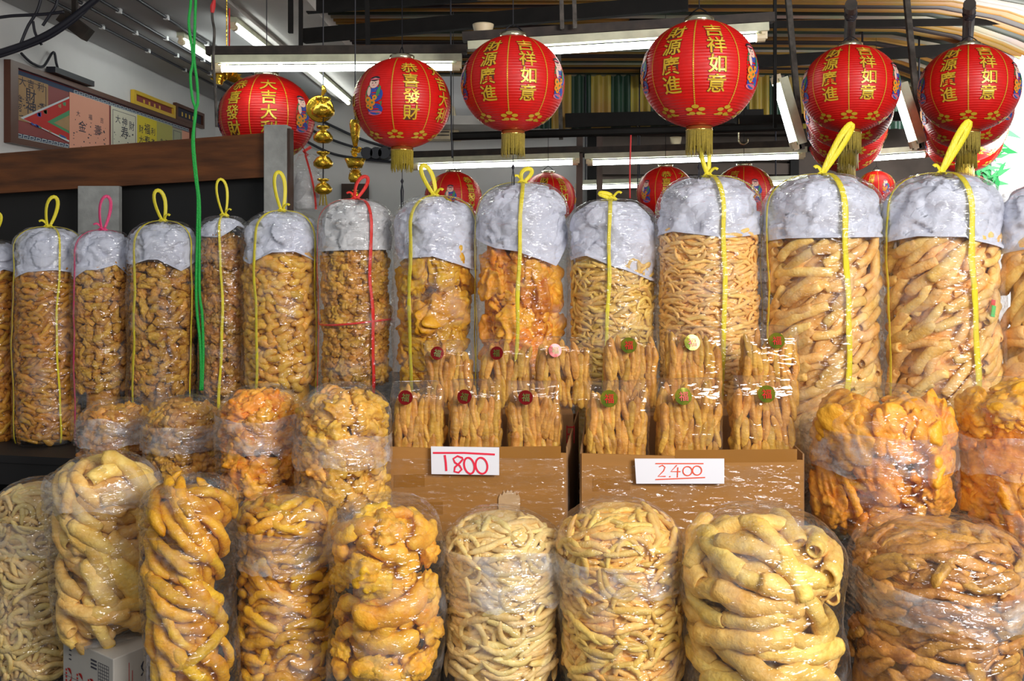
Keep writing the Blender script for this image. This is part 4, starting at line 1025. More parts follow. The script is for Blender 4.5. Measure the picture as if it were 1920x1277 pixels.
mb.prism([(1.0, 4.3, ZS-0.04), (1.2, 3.99, ZS-0.04), (1.2, 5.6, ZS-0.04), (1.0, 5.6, ZS-0.04)], [(1.0, 4.3, ZS), (1.2, 4.29, ZS), (1.2, 5.6, ZS), (1.0, 5.6, ZS)]) if False else None
mb.box((1.0, 4.29, ZS-0.04), (3.6, 5.6, ZS)) if False else mb.prism([(1.0, 4.29, ZS-0.02), (3.6, 3.93, ZS-0.02), (3.6, 5.6, ZS-0.02), (1.0, 5.6, ZS-0.02)], [(1.0, 4.29, ZS), (3.6, 3.93, ZS), (3.6, 5.6, ZS), (1.0, 5.6, ZS)])
mb.build('shelf_top', 'bench', t)
mb = MB(); mb.prism([(-3.35, 4.99, ZS-0.16), (-1.2, 4.61, ZS-0.16), (-1.2, 4.64, ZS-0.16), (-3.35, 5.02, ZS-0.16)], [(-3.35, 4.99, ZS-0.04), (-1.2, 4.61, ZS-0.04), (-1.2, 4.64, ZS-0.04), (-3.35, 5.02, ZS-0.04)]); mb.build('front_rail', 'bench', t)
for x, y in ((-3.3, 5.1), (-1.9, 4.82), (-0.2, 4.6), (1.2, 4.5), (3.4, 4.4), (-3.3, 5.5), (-0.2, 5.5), (3.4, 5.5)):
    mb = MB(); mb.box((x-0.03, y-0.03, 0), (x+0.03, y+0.03, ZS-0.04)); mb.build('leg', 'bench', t)
mb = MB(); mb.box((-2.45, 4.2, 0), (-2.12, 4.5, 0.33), bev=0.004); tag(mb.build('storage_carton', 'card_in'), 'dim brown carton in the shade below the end of the black shelf', 'carton')
mb = MB(); mb.box((-3.6, 5.52, 0), (3.7, 5.56, 0.44-0.05)); struct('shade_under_shelf', mb.me('shade_under_shelf', 'shade'))  # black sheet added to paint the shade below the shelf

# brown board, backing, posts
def board():
    a, b = W(-60, 292, 5.92), W(499, 249, 5.32); a2, b2 = W(-60, 366, 5.92), W(499, 332, 5.32); dv = Vector((0.01, 0.05, 0))
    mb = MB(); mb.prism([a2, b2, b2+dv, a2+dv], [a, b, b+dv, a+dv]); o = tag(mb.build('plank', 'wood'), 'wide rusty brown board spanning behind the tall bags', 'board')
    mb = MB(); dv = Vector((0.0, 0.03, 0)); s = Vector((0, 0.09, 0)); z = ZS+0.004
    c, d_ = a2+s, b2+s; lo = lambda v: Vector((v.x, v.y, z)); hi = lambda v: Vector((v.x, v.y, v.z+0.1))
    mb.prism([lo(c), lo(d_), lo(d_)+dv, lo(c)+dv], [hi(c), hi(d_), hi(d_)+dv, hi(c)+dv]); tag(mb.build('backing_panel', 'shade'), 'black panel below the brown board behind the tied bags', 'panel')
    p = W(497, 235, 5.29); q = W(540, 235, 5.29); mb = MB(); mb.box((p.x, 5.26, ZS+0.002), (q.x, 5.38, p.z), bev=0.004)
    o = tag(mb.build('concrete_post', 'concrete'), 'tall grey concrete post at the end of the brown board', 'post')
    mb = MB(); mb.box((q.x+0.001, 5.27, ZS+0.002), (q.x+0.016, 5.36, p.z-0.02)); tag(mb.build('wooden_batten', 'wood_dark'), 'thin dark wooden strip along the side of the tall grey post', 'batten')
    p = W(157, 350, 5.66); q = W(233, 350, 5.66); mb = MB(); mb.box((p.x, 5.58, ZS+0.002), (q.x, 5.63, p.z), bev=0.004); tag(mb.build('concrete_slab', 'concrete'), 'short grey concrete slab below the brown board behind the pink ribbon', 'post')
board()

# plastic bag hanging by the post
def hung_bag():
    o = thing('plastic_packet', 'clear packet with a red ribbon hanging beside the tall grey post', 'packet', W(577, 395, 5.62))
    rg = random.Random(3); V = []; F = []; n, k = 30, 16; r = 33*5.62/FPX; H = 92*5.62/FPX
    for i in range(k+1):
        t = i/k; rr = r*(1-0.1*t) if t < 0.72 else r*(0.93-1.6*(t-0.72))
        for j in range(n):
            a = 2*PI*j/n; q = Vector((math.cos(a)*rr, math.sin(a)*rr*0.55, t*H*1.15)); d = 0.012*mn.noise(q*22)+0.006*mn.noise(q*50)
            V.append((q.x+d, q.y+d, q.z))
    for i in range(k):
        for j in range(n): F.append((i*n+j, i*n+(j+1) % n, (i+1)*n+(j+1) % n, (i+1)*n+j))
    F.append(tuple(range(n-1, -1, -1))); F.append(tuple(k*n+j for j in range(n)))
    put('film', mesh('film', V, F, 'film_top'), o)
    mb = MB(); mb.lathe([(r*0.72, 0.01), (r*0.85, 0.05), (r*0.8, H*0.55), (r*0.6, H*0.8)], 20); pw = mb.build('contents', 'paper_grey', o, smooth=True); pw.scale = (1, 0.5, 1)
    mb = MB(); pts = [(r*(0.0+0.6*math.sin(i/14*1.5)), -r*0.62, H*(1.12-1.1*i/14)) for i in range(15)]; mb.ribbon(pts, [(0, -1, 0)]*15, 0.012); 
    mb.ribbon([(0, 0, H*1.12), (-0.02, -0.02, H*1.2), (0.02, 0, H*1.3)], [(0, -1, 0)]*3, 0.02)
    mb.tube([(0, 0, H*1.12), (-0.03, -0.05, H*1.35), W(541, 262, 5.36)-W(577, 395, 5.62)], 0.003, 5); mb.build('tie', 'tie_r', o)
hung_bag()

# ------------------------------------------------------------------ shop shell
ZC_ = 3.29
mb = MB(); mb.box((-3.75, 5.0, 0), (-3.6, 11.3, 3.45)); struct('wall_left', mb.me('wall_left', 'wall'))
mb = MB(); mb.box((-3.6, 11.0, 0), (0.92, 11.15, 3.6)); struct('wall_back', mb.me('wall_back', 'wall'))
mb = MB(); mb.box((-3.6, 5.2, ZC_), (-2.07, 11.0, ZC_+0.12)); struct('ceiling_soffit', mb.me('ceiling_soffit', 'soffit'))
mb = MB(); mb.box((-2.07, 5.2, ZC_-0.03), (-1.98, 11.0, ZC_+0.10)); mb.box((-1.98, 5.2, ZC_+0.0), (-1.86, 11, ZC_+0.12)); mb.box((-1.86, 5.2, ZC_-0.03), (-1.42, 11, ZC_+0.30)); struct('trim_1', mb.me('trim_1', 'trimw'))
mb = MB(); mb.box((-1.42, 10.2, 2.9), (0.5, 11.0, 3.0)); struct('trim_2', mb.me('trim_2', 'trimw'))
# corrugated roof
V = []; F = []; NY = 420
for i in range(NY+1):
    y = 4.35+5.3*i/NY; z = 3.36+0.022*math.sin(y*2*PI/0.105)
    for x in (-1.42, 0.5, 2.0, 3.2, 3.6, 3.9, 4.1): 
        dz = -0.28*max(0, (x-3.0)/1.1)**2; V.append((x, y, z+dz))
for i in range(NY):
    for j in range(6): F.append((i*7+j, i*7+j+1, (i+1)*7+j+1, (i+1)*7+j))
struct('roof', mesh('roof', V, F, 'roof_c'))
# striped corrugated gable panel
V = []; F = []; NXp = 300
for i in range(NXp+1):
    x = -0.2+5.2*i/NXp; y = 9.62+0.022*math.sin(x*2*PI/0.105)
    V += [(x, y, 2.78), (x, y, 3.40)]
for i in range(NXp): F.append((2*i, 2*i+2, 2*i+3, 2*i+1))
struct('wall_gable', mesh('wall_gable', V, F, 'panel_c'))
mb = MB()
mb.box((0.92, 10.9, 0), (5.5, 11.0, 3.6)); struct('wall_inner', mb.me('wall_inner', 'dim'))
# bright lane outside
mb = MB(); mb.box((5.5, 10.4, 0), (9.5, 10.5, 5)); struct('wall_lane', mb.me('wall_lane', 'street'))
def shrub():
    rg = random.Random(9); mb = MB()
    for k in range(140):
        c = Vector((5.02+rg.gauss(0, 0.12), 9.7+rg.gauss(0, 0.1), 1.6+rg.uniform(0.6, 1.2))); a = rg.random()*6.28; L = rg.uniform(0.06, 0.13)
        d = Vector((math.cos(a), rg.uniform(-.4, .4), math.sin(a)))*L; s = Vector((-d.z, 0, d.x))*0.25
        mb.add([c-d, c+s, c+d, c-s], [(0, 1, 2, 3)])
    o = thing('climbing_plant', 'green leaves outside beside the bright lane', 'plant'); f = mb.build('leaves', 'leafy', o); 
    mb = MB(); mb.tube([(5.02, 9.75, 0), (5.0, 9.72, 1.2), (5.03, 9.7, 2.7)], 0.02, 6); mb.build('stem', 'wood_dark', o)
shrub()

# steel: beams, hangers, pipes
def beam(p, q, w, h, label, name='steel_beam', m='black', cat='beam'):
    mb = MB(); mb.bar(p, q, w, h); return tag(mb.build(name, m), label, cat)
def pipe(p, q, r, label, name='steel_pipe', m='black', cat='pipe'):
    mb = MB(); mb.tube([p, q], r, 12); return tag(mb.build(name, m, smooth=False), label, cat)
beam(W(570, 68, 6.6), W(1290, 5, 5.9), 0.06, 0.10, 'black steel beam running under the roof above the lit tubes')
beam(W(575, 12, 6.6), W(1300, -40, 6.6), 0.06, 0.10, 'black steel purlin high under the middle of the roof')
beam(W(1180, 38, 7.2), W(1560, 30, 7.2), 0.05, 0.05, 'thin black purlin behind the largest lantern')
beam(W(1392, 118, 7.6), W(1930, 84, 7.4), 0.06, 0.09, 'black steel beam crossing behind the rows of hung lanterns')
beam(W(1440, 46, 6.9), W(1920, 40, 6.9), 0.04, 0.05, 'thin dark purlin against the striped roof near the right edge')
pipe(W(845, 256, 6.5), W(1470, 238, 6.4), 0.030, 'black pipe with an open end hung below the two middle lanterns')
beam(W(1380, 226, 6.9), W(1770, 216, 6.9), 0.05, 0.07, 'dark beam carrying the S hook')
beam(W(770, 293, 7.7), W(1330, 281, 7.6), 0.06, 0.08, 'dark beam above the far pair of tube lights')
beam(W(1300, 283, 7.7), W(1560, 276, 7.7), 0.05, 0.07, 'dark beam behind the far lantern of the golden thin sticks')
beam(W(1200, 142, 9.3), W(1420, 138, 9.3), 0.08, 0.16, 'dark top beam of the striped corrugated panel')
beam(W(1060, 226, 9.4), W(1430, 218, 9.4), 0.08, 0.14, 'dark lower beam of the striped corrugated panel')
beam(W(545, -22, 6.1), W(545, 62, 6.1), 0.03, 0.03, 'short black hanger beside the white moulding', 'steel_hanger', cat='hanger')
beam(W(564, 0, 5.44), W(564, 100, 5.44), 0.022, 0.022, 'black hanger carrying the tube light over the post', 'steel_hanger', cat='hanger')
beam(W(688, -20, 5.44), W(690, 98, 5.44), 0.026, 0.026, 'black hanger just before the lantern with the child picture', 'steel_hanger', cat='hanger')
beam(W(1052, -20, 4.95), W(1054, 54, 4.95), 0.022, 0.022, 'black hanger over the middle tube light, nearer the two-column lantern', 'steel_hanger', 'dust', cat='hanger')
beam(W(1076, -20, 4.93), W(1078, 52, 4.93), 0.022, 0.022, 'black hanger over the middle tube light, nearer the largest lantern', 'steel_hanger', 'dust', cat='hanger')
beam(W(1226, -20, 6.5), W(1228, 10, 6.5), 0.02, 0.02, 'short black hanger above the largest lantern', 'steel_hanger', cat='hanger')
beam(W(1048, 100, 6.5), W(1052, 262, 6.5), 0.028, 0.028, 'dusty hanger behind the two-column lantern', 'steel_hanger', 'dust', cat='hanger')
beam(W(1087, 255, 7.5), Vector((W(1083, 420, 7.5).x, 7.5, 0.0)), 0.05, 0.05, 'dark wooden upright between the far tube lights, thicker of the pair', 'wooden_upright', 'wood_dark', 'upright')
beam(W(1124, 252, 8.2), Vector((W(1124, 420, 8.2).x, 8.2, 0.0)), 0.05, 0.05, 'dark wooden upright behind the far tube lights, thinner of the pair', 'wooden_upright', 'wood_dark', 'upright')
beam(W(1453, -20, 5.5), W(1453, 240, 5.5), 0.018, 0.018, 'thin black rod left of the dusty hanger', 'steel_hanger', cat='hanger')
beam(W(1476, -20, 5.9), W(1503, 280, 5.9), 0.035, 0.03, 'dusty black hanger between the largest lantern and the hung row', 'steel_hanger', 'dust', cat='hanger')
beam(W(1698, -20, 5.9), W(1727, 280, 5.9), 0.035, 0.03, 'dusty black hanger between the two rows of hung lanterns', 'steel_hanger', 'dust', cat='hanger')
for x, nm in ((1594, 'nearer the largest lantern'), (1816, 'at the right edge')):
    Y0 = 4.55; c = W(x+2, 8, Y0); q = W(x-9, 0, 8.0); q.z = c.z
    mb = MB(); mb.tube([c, q], 0.030, 14)
    o = tag(mb.build('lantern_pipe', 'rust'), 'rusty pipe end-on above the row of lanterns %s' % nm, 'pipe')
    mb = MB(); dirv = (q-c).normalized()
    for k in range(26):
        a = k*1.0; cc = c+dirv*(0.10+k*0.006); mb.tube([cc+Vector((0.033*math.cos(a), 0, 0.033*math.sin(a))), cc+dirv*0.006+Vector((0.033*math.cos(a+1), 0, 0.033*math.sin(a+1)))], 0.004, 5)
    mb.build('wire_binding', 'cable', o)
    mb = MB(); mb.tube([c+dirv*0.06, c+dirv*0.06+Vector((0, 0, 3.36-c.z))], 0.012, 6); mb.build('hanger_rod', 'black', o)

# ------------------------------------------------------------------ tube lights
def tube_light(p, q, label, up=Vector((0, 0, 1)), rail=True, s0=0.03, s1=0.97, r=0.020, bh=0.045, rods=None):
    t = thing('tube_light', label, 'tube light', p); p = Vector(p); q = Vector(q); dv = q-p; ax = dv.normalized()
    off = up*0.0
    mb = MB(); mb.bar(up*0.055, dv+up*0.055, 0.06, bh); mb.build('batten', 'batten', t)
    mb = MB(); mb.tube([dv*s0, dv*s1], r, 12); mb.build('tube', 'tube', t)
    for s in (s0, s1):
        mb = MB(); c = dv*s; e = ax*(0.035 if s < 0.5 else -0.035); mb.tube([c-e*0.9, c+e*0.4], r*1.25, 10); mb.bar(c-e*0.8+up*0.045, c-e*0.8-up*0.008, 0.03, 0.03); mb.build('lamp_holder', 'cream', t)
    if rods:
        for s in (0.12, 0.88):
            c = dv*s; mb = MB(); mb.tube([c+up*0.05, Vector((c.x, c.y, rods-p.z))], 0.008, 6); mb.build('hanging_rod', 'cable', t)
    if rail:
        mb = MB(); mb.bar(up*0.105-ax*0.03, dv+up*0.105+ax*0.03, 0.07, 0.05); mb.build('carrier_rail', 'rust', t)
    return t
tube_light(W(398, 129, 5.45), W(866, 126, 5.45), 'lit tube light behind the lantern with the child picture')
tube_light(W(878, 105, 5.05), W(1440, 70, 4.95), 'lit tube light passing behind the largest lantern', s0=0.2)
tube_light(W(772, 314, 7.5), W(1086, 304, 7.45), 'far lit tube light over the folded golden puffs')
tube_light(W(1096, 306, 7.5), W(1512, 293, 7.4), 'far lit tube light over the golden thin sticks')
tube_light(W(1082, 352, 9.6), W(1215, 348, 9.6), 'farthest lit tube light above the pale thin sticks', rail=False, rods=3.35)
tube_light(W(1440, 345, 9.6), W(1560, 341, 9.6), 'farthest lit tube light beside the first broad bag of fat tubes', rail=False, rods=3.35)
tube_light(W(1600, 300, 7.6), W(1740, 290, 7.6), 'far lit tube light between the two hung rows', rail=False, rods=3.35)
tube_light(Vector((-2.67, 7.3, 3.20)), Vector((-2.67, 8.6, 3.20)), 'soffit tube light next to the green rope', rail=False)
tube_light(Vector((-2.08, 6.75, 3.19)), Vector((-2.08, 8.2, 3.19)), 'soffit tube light along the white moulding, nearer one', rail=False)
tube_light(Vector((-1.90, 8.35, 3.19)), Vector((-1.90, 10.6, 3.19)), 'soffit tube light along the white moulding, farther one', rail=False)
tube_light(W(1452, 150, 5.9), W(1488, 274, 5.9), 'steep hanging tube light left of the first hung row', up=Vector((0.95, 0, 0.28)), rail=False)
tube_light(W(1676, 160, 5.9), W(1712, 272, 5.9), 'steep hanging tube light between the two hung rows', up=Vector((0.95, 0, 0.28)), rail=False)

# ------------------------------------------------------------------ left wall: framed poster, pictures, cables
def wall_poster():
    y0, y1, z0, z1 = 6.42, 10.18, 2.29, 2.88; x = -3.575
    t = thing('framed_poster', 'long framed board of paper charms high on the side wall', 'framed poster', (-3.6, 8.3, z0))
    ox, oy, oz = -3.6, 8.3, z0
    def bx(mb, ya, yb, za, zb, xa, xb): mb.box((xa-ox, ya-oy, za-oz), (xb-ox, yb-oy, zb-oz))
    mb = MB(); bx(mb, y0, y1, z0, z0+0.045, -3.598, -3.55); bx(mb, y0, y1, z1-0.04, z1, -3.598, -3.55); bx(mb, y0, y0+0.10, z0+0.045, z1-0.04, -3.598, -3.55); bx(mb, y1-0.10, y1, z0+0.045, z1-0.04, -3.598, -3.55); mb.build('border', 'rail', t)
    mb = MB(); bx(mb, y0+0.1, y1-0.1, z0+0.045, z1-0.04, -3.598, -3.585); mb.build('mount', 'maroon', t)
    # fret pattern: repeating hooks top and bottom
    mb = MB()
    for base in (z1-0.082, z0+0.050):
        bx(mb, y0+0.12, y1-0.12, base-0.003, base+0.036, -3.5849, -3.5846)
    mb.build('fret_band', 'inkb', t)
    mb = MB(); xa, xb = -3.5845, -3.583
    for base in (z1-0.080, z0+0.052):
        y = y0+0.14 if base < 2.6 else y0+1.0
        while y < y1-0.2:
            bx(mb, y, y+0.07, base+0.026, base+0.031, xa, xb); bx(mb, y, y+0.008, base, base+0.031, xa, xb); bx(mb, y+0.062, y+0.07, base+0.010, base+0.031, xa, xb); bx(mb, y+0.022, y+0.07, base+0.010, base+0.014, xa, xb); bx(mb, y, y+0.085, base, base+0.004, xa, xb)
            y += 0.088
    mb.build('fret_pattern', 'fret', t)
    def sheet(ya, yb, za, zb, m, chars, seed, border=False, ink='ink'):
        rg = random.Random(seed); mb = MB(); bx(mb, ya, yb, za, zb, -3.584, -3.581); p = mb.build('paper_charm', m, t)
        mb = MB(); xx = -3.5805
        if border:
            e = 0.03
            for (a, b, c, d) in ((ya+e, yb-e, zb-0.03, zb-0.026), (ya+e, ya+e+0.008, za, zb-0.03), (yb-e-0.008, yb-e, za, zb-0.03)): bx(mb, a, b, c, d, -3.5808, -3.5802)
        for (ch, fy, fz, sz) in chars:
            V, F = text_geo(ch, sz, 0.006); w = yb-ya
            # seen from the +x side: +y is to the right... text x -> +y
            mb.add([(xx-ox, ya+w*fy+u*1.4-oy, za+(zb-za)*fz+v-oz) for u, v in V], F)
        for k in range(34):     # small brush marks
            yy = rg.uniform(ya+0.04, yb-0.05); zz = rg.uniform(za+0.03, za+(zb-za)*0.55); bx(mb, yy, yy+rg.uniform(.008, .03), zz, zz+rg.uniform(.003, .012), -3.5808, -3.5803)
        mb.build('ink_writing', ink, p)
    sheet(6.54, 7.00, 2.47, 2.80, 'tanp', [('大', .2, .88, .07), ('吉', .45, .88, .07), ('利', .75, .88, .07), ('財', .45, .62, .11), ('神', .45, .35, .11), ('金', .12, .5, .05), ('安', .12, .3, .05), ('平', .82, .45, .05)], 1, True)
    sheet(7.34, 8.06, 2.34, 2.80, 'salmon', [('大', .2, .66, .05), ('福', .5, .66, .05), ('吉', .8, .66, .05), ('金', .3, .45, .10), ('壽', .7, .45, .10)], 2)
    sheet(8.10, 8.66, 2.34, 2.80, 'creamp', [('財', .78, .72, .09), ('神', .5, .76, .09), ('大', .25, .78, .08), ('寿', .5, .55, .12)], 3, True)
    sheet(8.66, 9.14, 2.34, 2.80, 'yellowp', [('財', .2, .72, .08), ('福', .5, .76, .11), ('寿', .5, .5, .11), ('利', .8, .74, .08), ('大', .2, .5, .08), ('吉', .8, .52, .07)], 4)
    sheet(9.14, 9.56, 2.34, 2.80, 'olivep', [('金', .3, .6, .05), ('玉', .6, .6, .05), ('大', .5, .5, .05)], 5)
    sheet(9.56, 9.84, 2.34, 2.79, 'greyp', [('金', .5, .7, .05)], 6, True)
    sheet(9.84, 10.06, 2.34, 2.79, 'salmon', [('七', .5, .6, .08)], 7)
    # triangular pennant
    mb = MB(); xx = -3.579
    def tri(pts, mi):
        mb.mi = mi; mb.add([(xx-ox+0.0006*mi, a-oy, b-oz) for a, b in pts], [tuple(range(len(pts)))])
    tri([(6.60, 2.49), (7.33, 2.76), (7.33, 2.39)], 0); tri([(6.64, 2.487), (7.33, 2.745), (7.33, 2.405)], 1); tri([(6.98, 2.51), (7.33, 2.65), (7.33, 2.46)], 2); tri([(7.08, 2.515), (7.33, 2.61), (7.33, 2.48)], 3)
    rg = random.Random(4)
    for k in range(16):
        u = rg.uniform(0.1, 0.95); s = rg.choice((1, -1)); yy = 6.64+u*0.66; zz = 2.487+(0.235*u if s > 0 else -0.06*u); tri([(yy, zz), (yy+0.05, zz+0.012*s), (yy+0.05, zz-0.02), (yy+0.01, zz-0.02)], rg.choice((2, 3, 4)))
    mb.build('pennant', ['fret', 'print_r', 'green_p', 'tanp', 'blue'], t)
wall_poster()
def small_picture(label, y0, y1, z0, z1, fm, im):
    t = thing('picture_frame', label, 'picture', (-3.6, (y0+y1)/2, z0)); h = z1-z0; w = (y1-y0)/2
    mb = MB(); mb.box((0.004, -w, 0), (0.04, w, 0.035)); mb.box((0.004, -w, h-0.035), (0.04, w, h)); mb.box((0.004, -w, 0.035), (0.04, -w+0.05, h-0.035)); mb.box((0.004, w-0.05, 0.035), (0.04, w, h-0.035)); mb.build('frame', fm, t)
    mb = MB(); mb.box((0.004, -w+0.05, 0.035), (0.015, w-0.05, h-0.035)); mb.build('picture', im, t)
    mb = MB()
    for k in range(4): mb.box((0.015, -w*0.5+k*w*0.25, h*0.35), (0.016, -w*0.42+k*w*0.25, h*0.6))
    mb.build('motif', 'gold_print', t)
small_picture('small gilt framed red picture above the framed charms', 8.55, 9.6, 2.885, 3.02, 'gold_print', 'maroon')
small_picture('small dark framed picture above the framed charms beside the rope', 9.62, 10.5, 2.885, 3.06, 'rail', 'ink')
def cable(pts, r, label, m='cable', name='cable', cat='cable', n=8):
    P = [Vector(p) for p in pts]; S = []
    for i in range(len(P)-1):
        a, b, c, d = P[max(0, i-1)], P[i], P[i+1], P[min(len(P)-1, i+2)]
        for k in range(n):
            t = k/n; S.append(0.5*((2*b)+(c-a)*t+(2*a-5*b+4*c-d)*t*t+(3*b-a-3*c+d)*t**3))
    S.append(P[-1]); mb = MB(); mb.tube(S, r, 7)
    o = mb.build(name, m, smooth=True)
    return tag(o, label, cat) if label else o
for k, (x, nm) in enumerate(((-3.22, 'next to the side wall'), (-3.04, 'second from the side wall'), (-2.87, 'third from the side wall'), (-2.60, 'farthest from the side wall'))):
    mb = MB(); mb.tube([(x, 5.3, 3.272), (x, 10.9, 3.272)], 0.012, 8)
    o = tag(mb.build('ceiling_conduit', 'cable'), 'dark conduit along the grey soffit, %s' % nm, 'conduit')
    for j in range(5):
        mb = MB(); mb.box((x-0.016, 6.2+j*0.9+k*.2, 3.256), (x+0.016, 6.24+j*0.9+k*.2, 3.29)); mb.build('clip', 'white', o)
Yc = 6.0
cable([W(-20, 105, Yc), W(60, 78, Yc), W(120, 45, Yc), W(190, -10, Yc)], 0.024, 'thick dark cable bundle across the upper corner')
cable([W(-20, 112, Yc), W(40, 92, Yc), W(100, 66, Yc), W(160, 20, Yc), W(180, -20, Yc)], 0.012, 'thin dark cable under the thick bundle')
cable([W(-20, 36, Yc), W(20, 30, Yc), W(80, 27, Yc), W(120, 22, Yc)], 0.011, 'level dark cable near the photo corner')
cable([W(38, 84, Yc), W(52, 50, Yc), W(70, 20, Yc), W(80, -15, Yc)], 0.010, 'dark cable curving up from the bundle, first one')
cable([W(62, 40, Yc), W(66, 62, Yc), W(78, 84, Yc), W(70, 70, Yc)], 0.009, 'dark cable loop hanging under the bundle')
cable([W(80, 48, Yc), W(92, 30, Yc), W(105, 10, Yc), W(110, -15, Yc)], 0.010, 'dark cable curving up from the bundle, second one')
cable([W(x, y, 3.56*FPX/(960-x)) for x, y in ((40, 100), (52, 112), (64, 120), (82, 124), (100, 98), (106, 120), (113, 143))], 0.010, 'dark zigzag cable resting on the framed charms')
mb = MB(); mb.box((-3.57, 6.95, 2.885), (-3.50, 7.6, 2.93)); tag(mb.build('cable_clip_strip', 'cable'), 'black plug strip on top of the framed charms', 'plug strip')
mb = MB(); mb.bar(W(118, 30, 6.2), W(165, 66, 6.2), 0.09, 0.09); mb.bar(W(140, 45, 6.2), Vector((W(140, 45, 6.2).x, 6.2, 3.29)), 0.03, 0.03); tag(mb.build('lamp_bracket', 'rust'), 'old rusty bracket hanging from the cable bundle', 'bracket')
# red-tipped grey cord, thin cords
cable([W(402, -20, 5.2), W(398, 28, 5.2), W(402, 60, 5.2), W(400, 110, 5.2), W(404, 180, 5.2), W(406, 238, 5.24)], 0.008, 'grey-brown cord hanging from a red knot near the rope', 'dust', 'hanging_cord', 'cord')
mb = MB(); mb.tube([W(402, 0, 5.19), W(399, 12, 5.19), W(398, 24, 5.19)], [0.008, 0.016, 0.010], 8); tag(mb.build('cord_knot', 'redcord'), 'red knot at the top of the grey-brown cord', 'knot')
cable([W(430, -3, 6.5), W(430, 75, 6.5), W(429, 96, 6.5)], 0.006, 'short red cord behind the first tube light', 'redcord', 'hanging_cord', 'cord')
cable([W(1183, 245, 6.45), W(1182, 280, 6.42), W(1181, 320, 6.42), W(1181, 372, 6.42)], 0.006, 'red-tipped cord hanging in front of the far tube lights', 'redcord', 'hanging_cord', 'cord')
cable([W(1195, 222, 9.38), W(1196, 300, 9.38), W(1195, 370, 9.38)], 0.006, 'thin dark cord in front of the striped panel', 'cable', 'hanging_cord', 'cord')
cable([W(845, -12, 6.4), W(846, 200, 6.4), W(848, 296, 6.4)], 0.006, 'thin dark cord between the child-picture lantern and the two-column lantern', 'cable', 'hanging_cord', 'cord')

# green rope: two strands that cross
t = thing('green_rope', 'green double rope hanging down past the tied bags', 'rope', W(366, 0, 4.62))
o0 = W(366, 0, 4.62)
A = [(360, -90), (358, 0), (354, 45), (362, 110), (357, 142), (361, 185), (367, 210), (361, 265), (366, 330), (371, 370), (370, 440), (368, 560), (375, 640), (377, 700), (376, 732)]
B = [(372, -90), (367, 0), (365, 60), (364, 110), (369, 150), (371, 190), (366, 212), (363, 265), (369, 335), (374, 380), (374, 440), (374, 545), (379, 590), (381, 660), (379, 732)]
for s in (A, B):
    P = [W(x, y, 4.62)-o0 for x, y in s]; S = []
    for i in range(len(P)-1):
        a, b, c, d = P[max(0, i-1)], P[i], P[i+1], P[min(len(P)-1, i+2)]
        for k in range(6):
            q = k/6; S.append(0.5*((2*b)+(c-a)*q+(2*a-5*b+4*c-d)*q*q+(3*b-a-3*c+d)*q**3))
    S.append(P[-1]); S[0].z = 3.33-o0.z if False else S[0].z
    mb = MB(); mb.tube(S, 0.0075, 8); mb.build('strand', 'rope', t, smooth=True)
mb = MB(); mb.tube([P[0], P[0]+Vector((-0.015, 0, 3.345-o0.z-P[0].z))], 0.0075, 8); mb.build('upper_strand', 'rope', t)

# gold charms
def pouch(mb, z, s):
    mb.lathe([(0.15*s, z+0.52*s), (0.42*s, z+0.62*s), (0.40*s, z+0.50*s), (0.16*s, z+0.38*s), (0.40*s, z+0.25*s), (0.62*s, z-0.05*s), (0.60*s, z-0.28*s), (0.35*s, z-0.45*s), (0.05*s, z-0.48*s)], 18)
def charm_a():
    Y = 5.5; c = W(606, 170, Y); t = thing('charm_string', 'string of gold money-pouch charms beside the half hidden lantern', 'charm', c); k = Y/FPX
    mb = MB(); mb.tube([(0, 0, 3.3-c.z), (0, 0, -(370-170)*k)], 0.004, 6); mb.build('cord', 'cable', t)
    mb = MB(); mb.tube([(0, 0.0, 0.03), (0.006, 0, 0.0), (-0.006, 0, -0.03)], [0.01, 0.016, 0.008], 8); mb.build('hook_knot', 'charm', t)
    for y, s in ((205, 26), (255, 22), (303, 22), (352, 20)):
        mb = MB(); pouch(mb, -(y-170)*k, s*k*1.35); mb.build('gold_pouch', 'charm', t, smooth=True)
    mb = MB(); mb.lathe([(0.001, -0.008), (24*k, -0.008), (26*k, 0), (24*k, 0.008), (0.001, 0.008)], 26); mb.build('gold_coin', 'charm', t, smooth=True, loc=(-0.03, 0.05, -32*k), rot=(PI/2, 0, 0.3))
    mb = MB()
    for j in range(14): mb.tube([(0.012*math.cos(j), 0.012*math.sin(j), -190*k), (0.025*math.cos(j), 0.025*math.sin(j), -215*k)], 0.003, 5)
    mb.build('tassel', 'fringe', t)
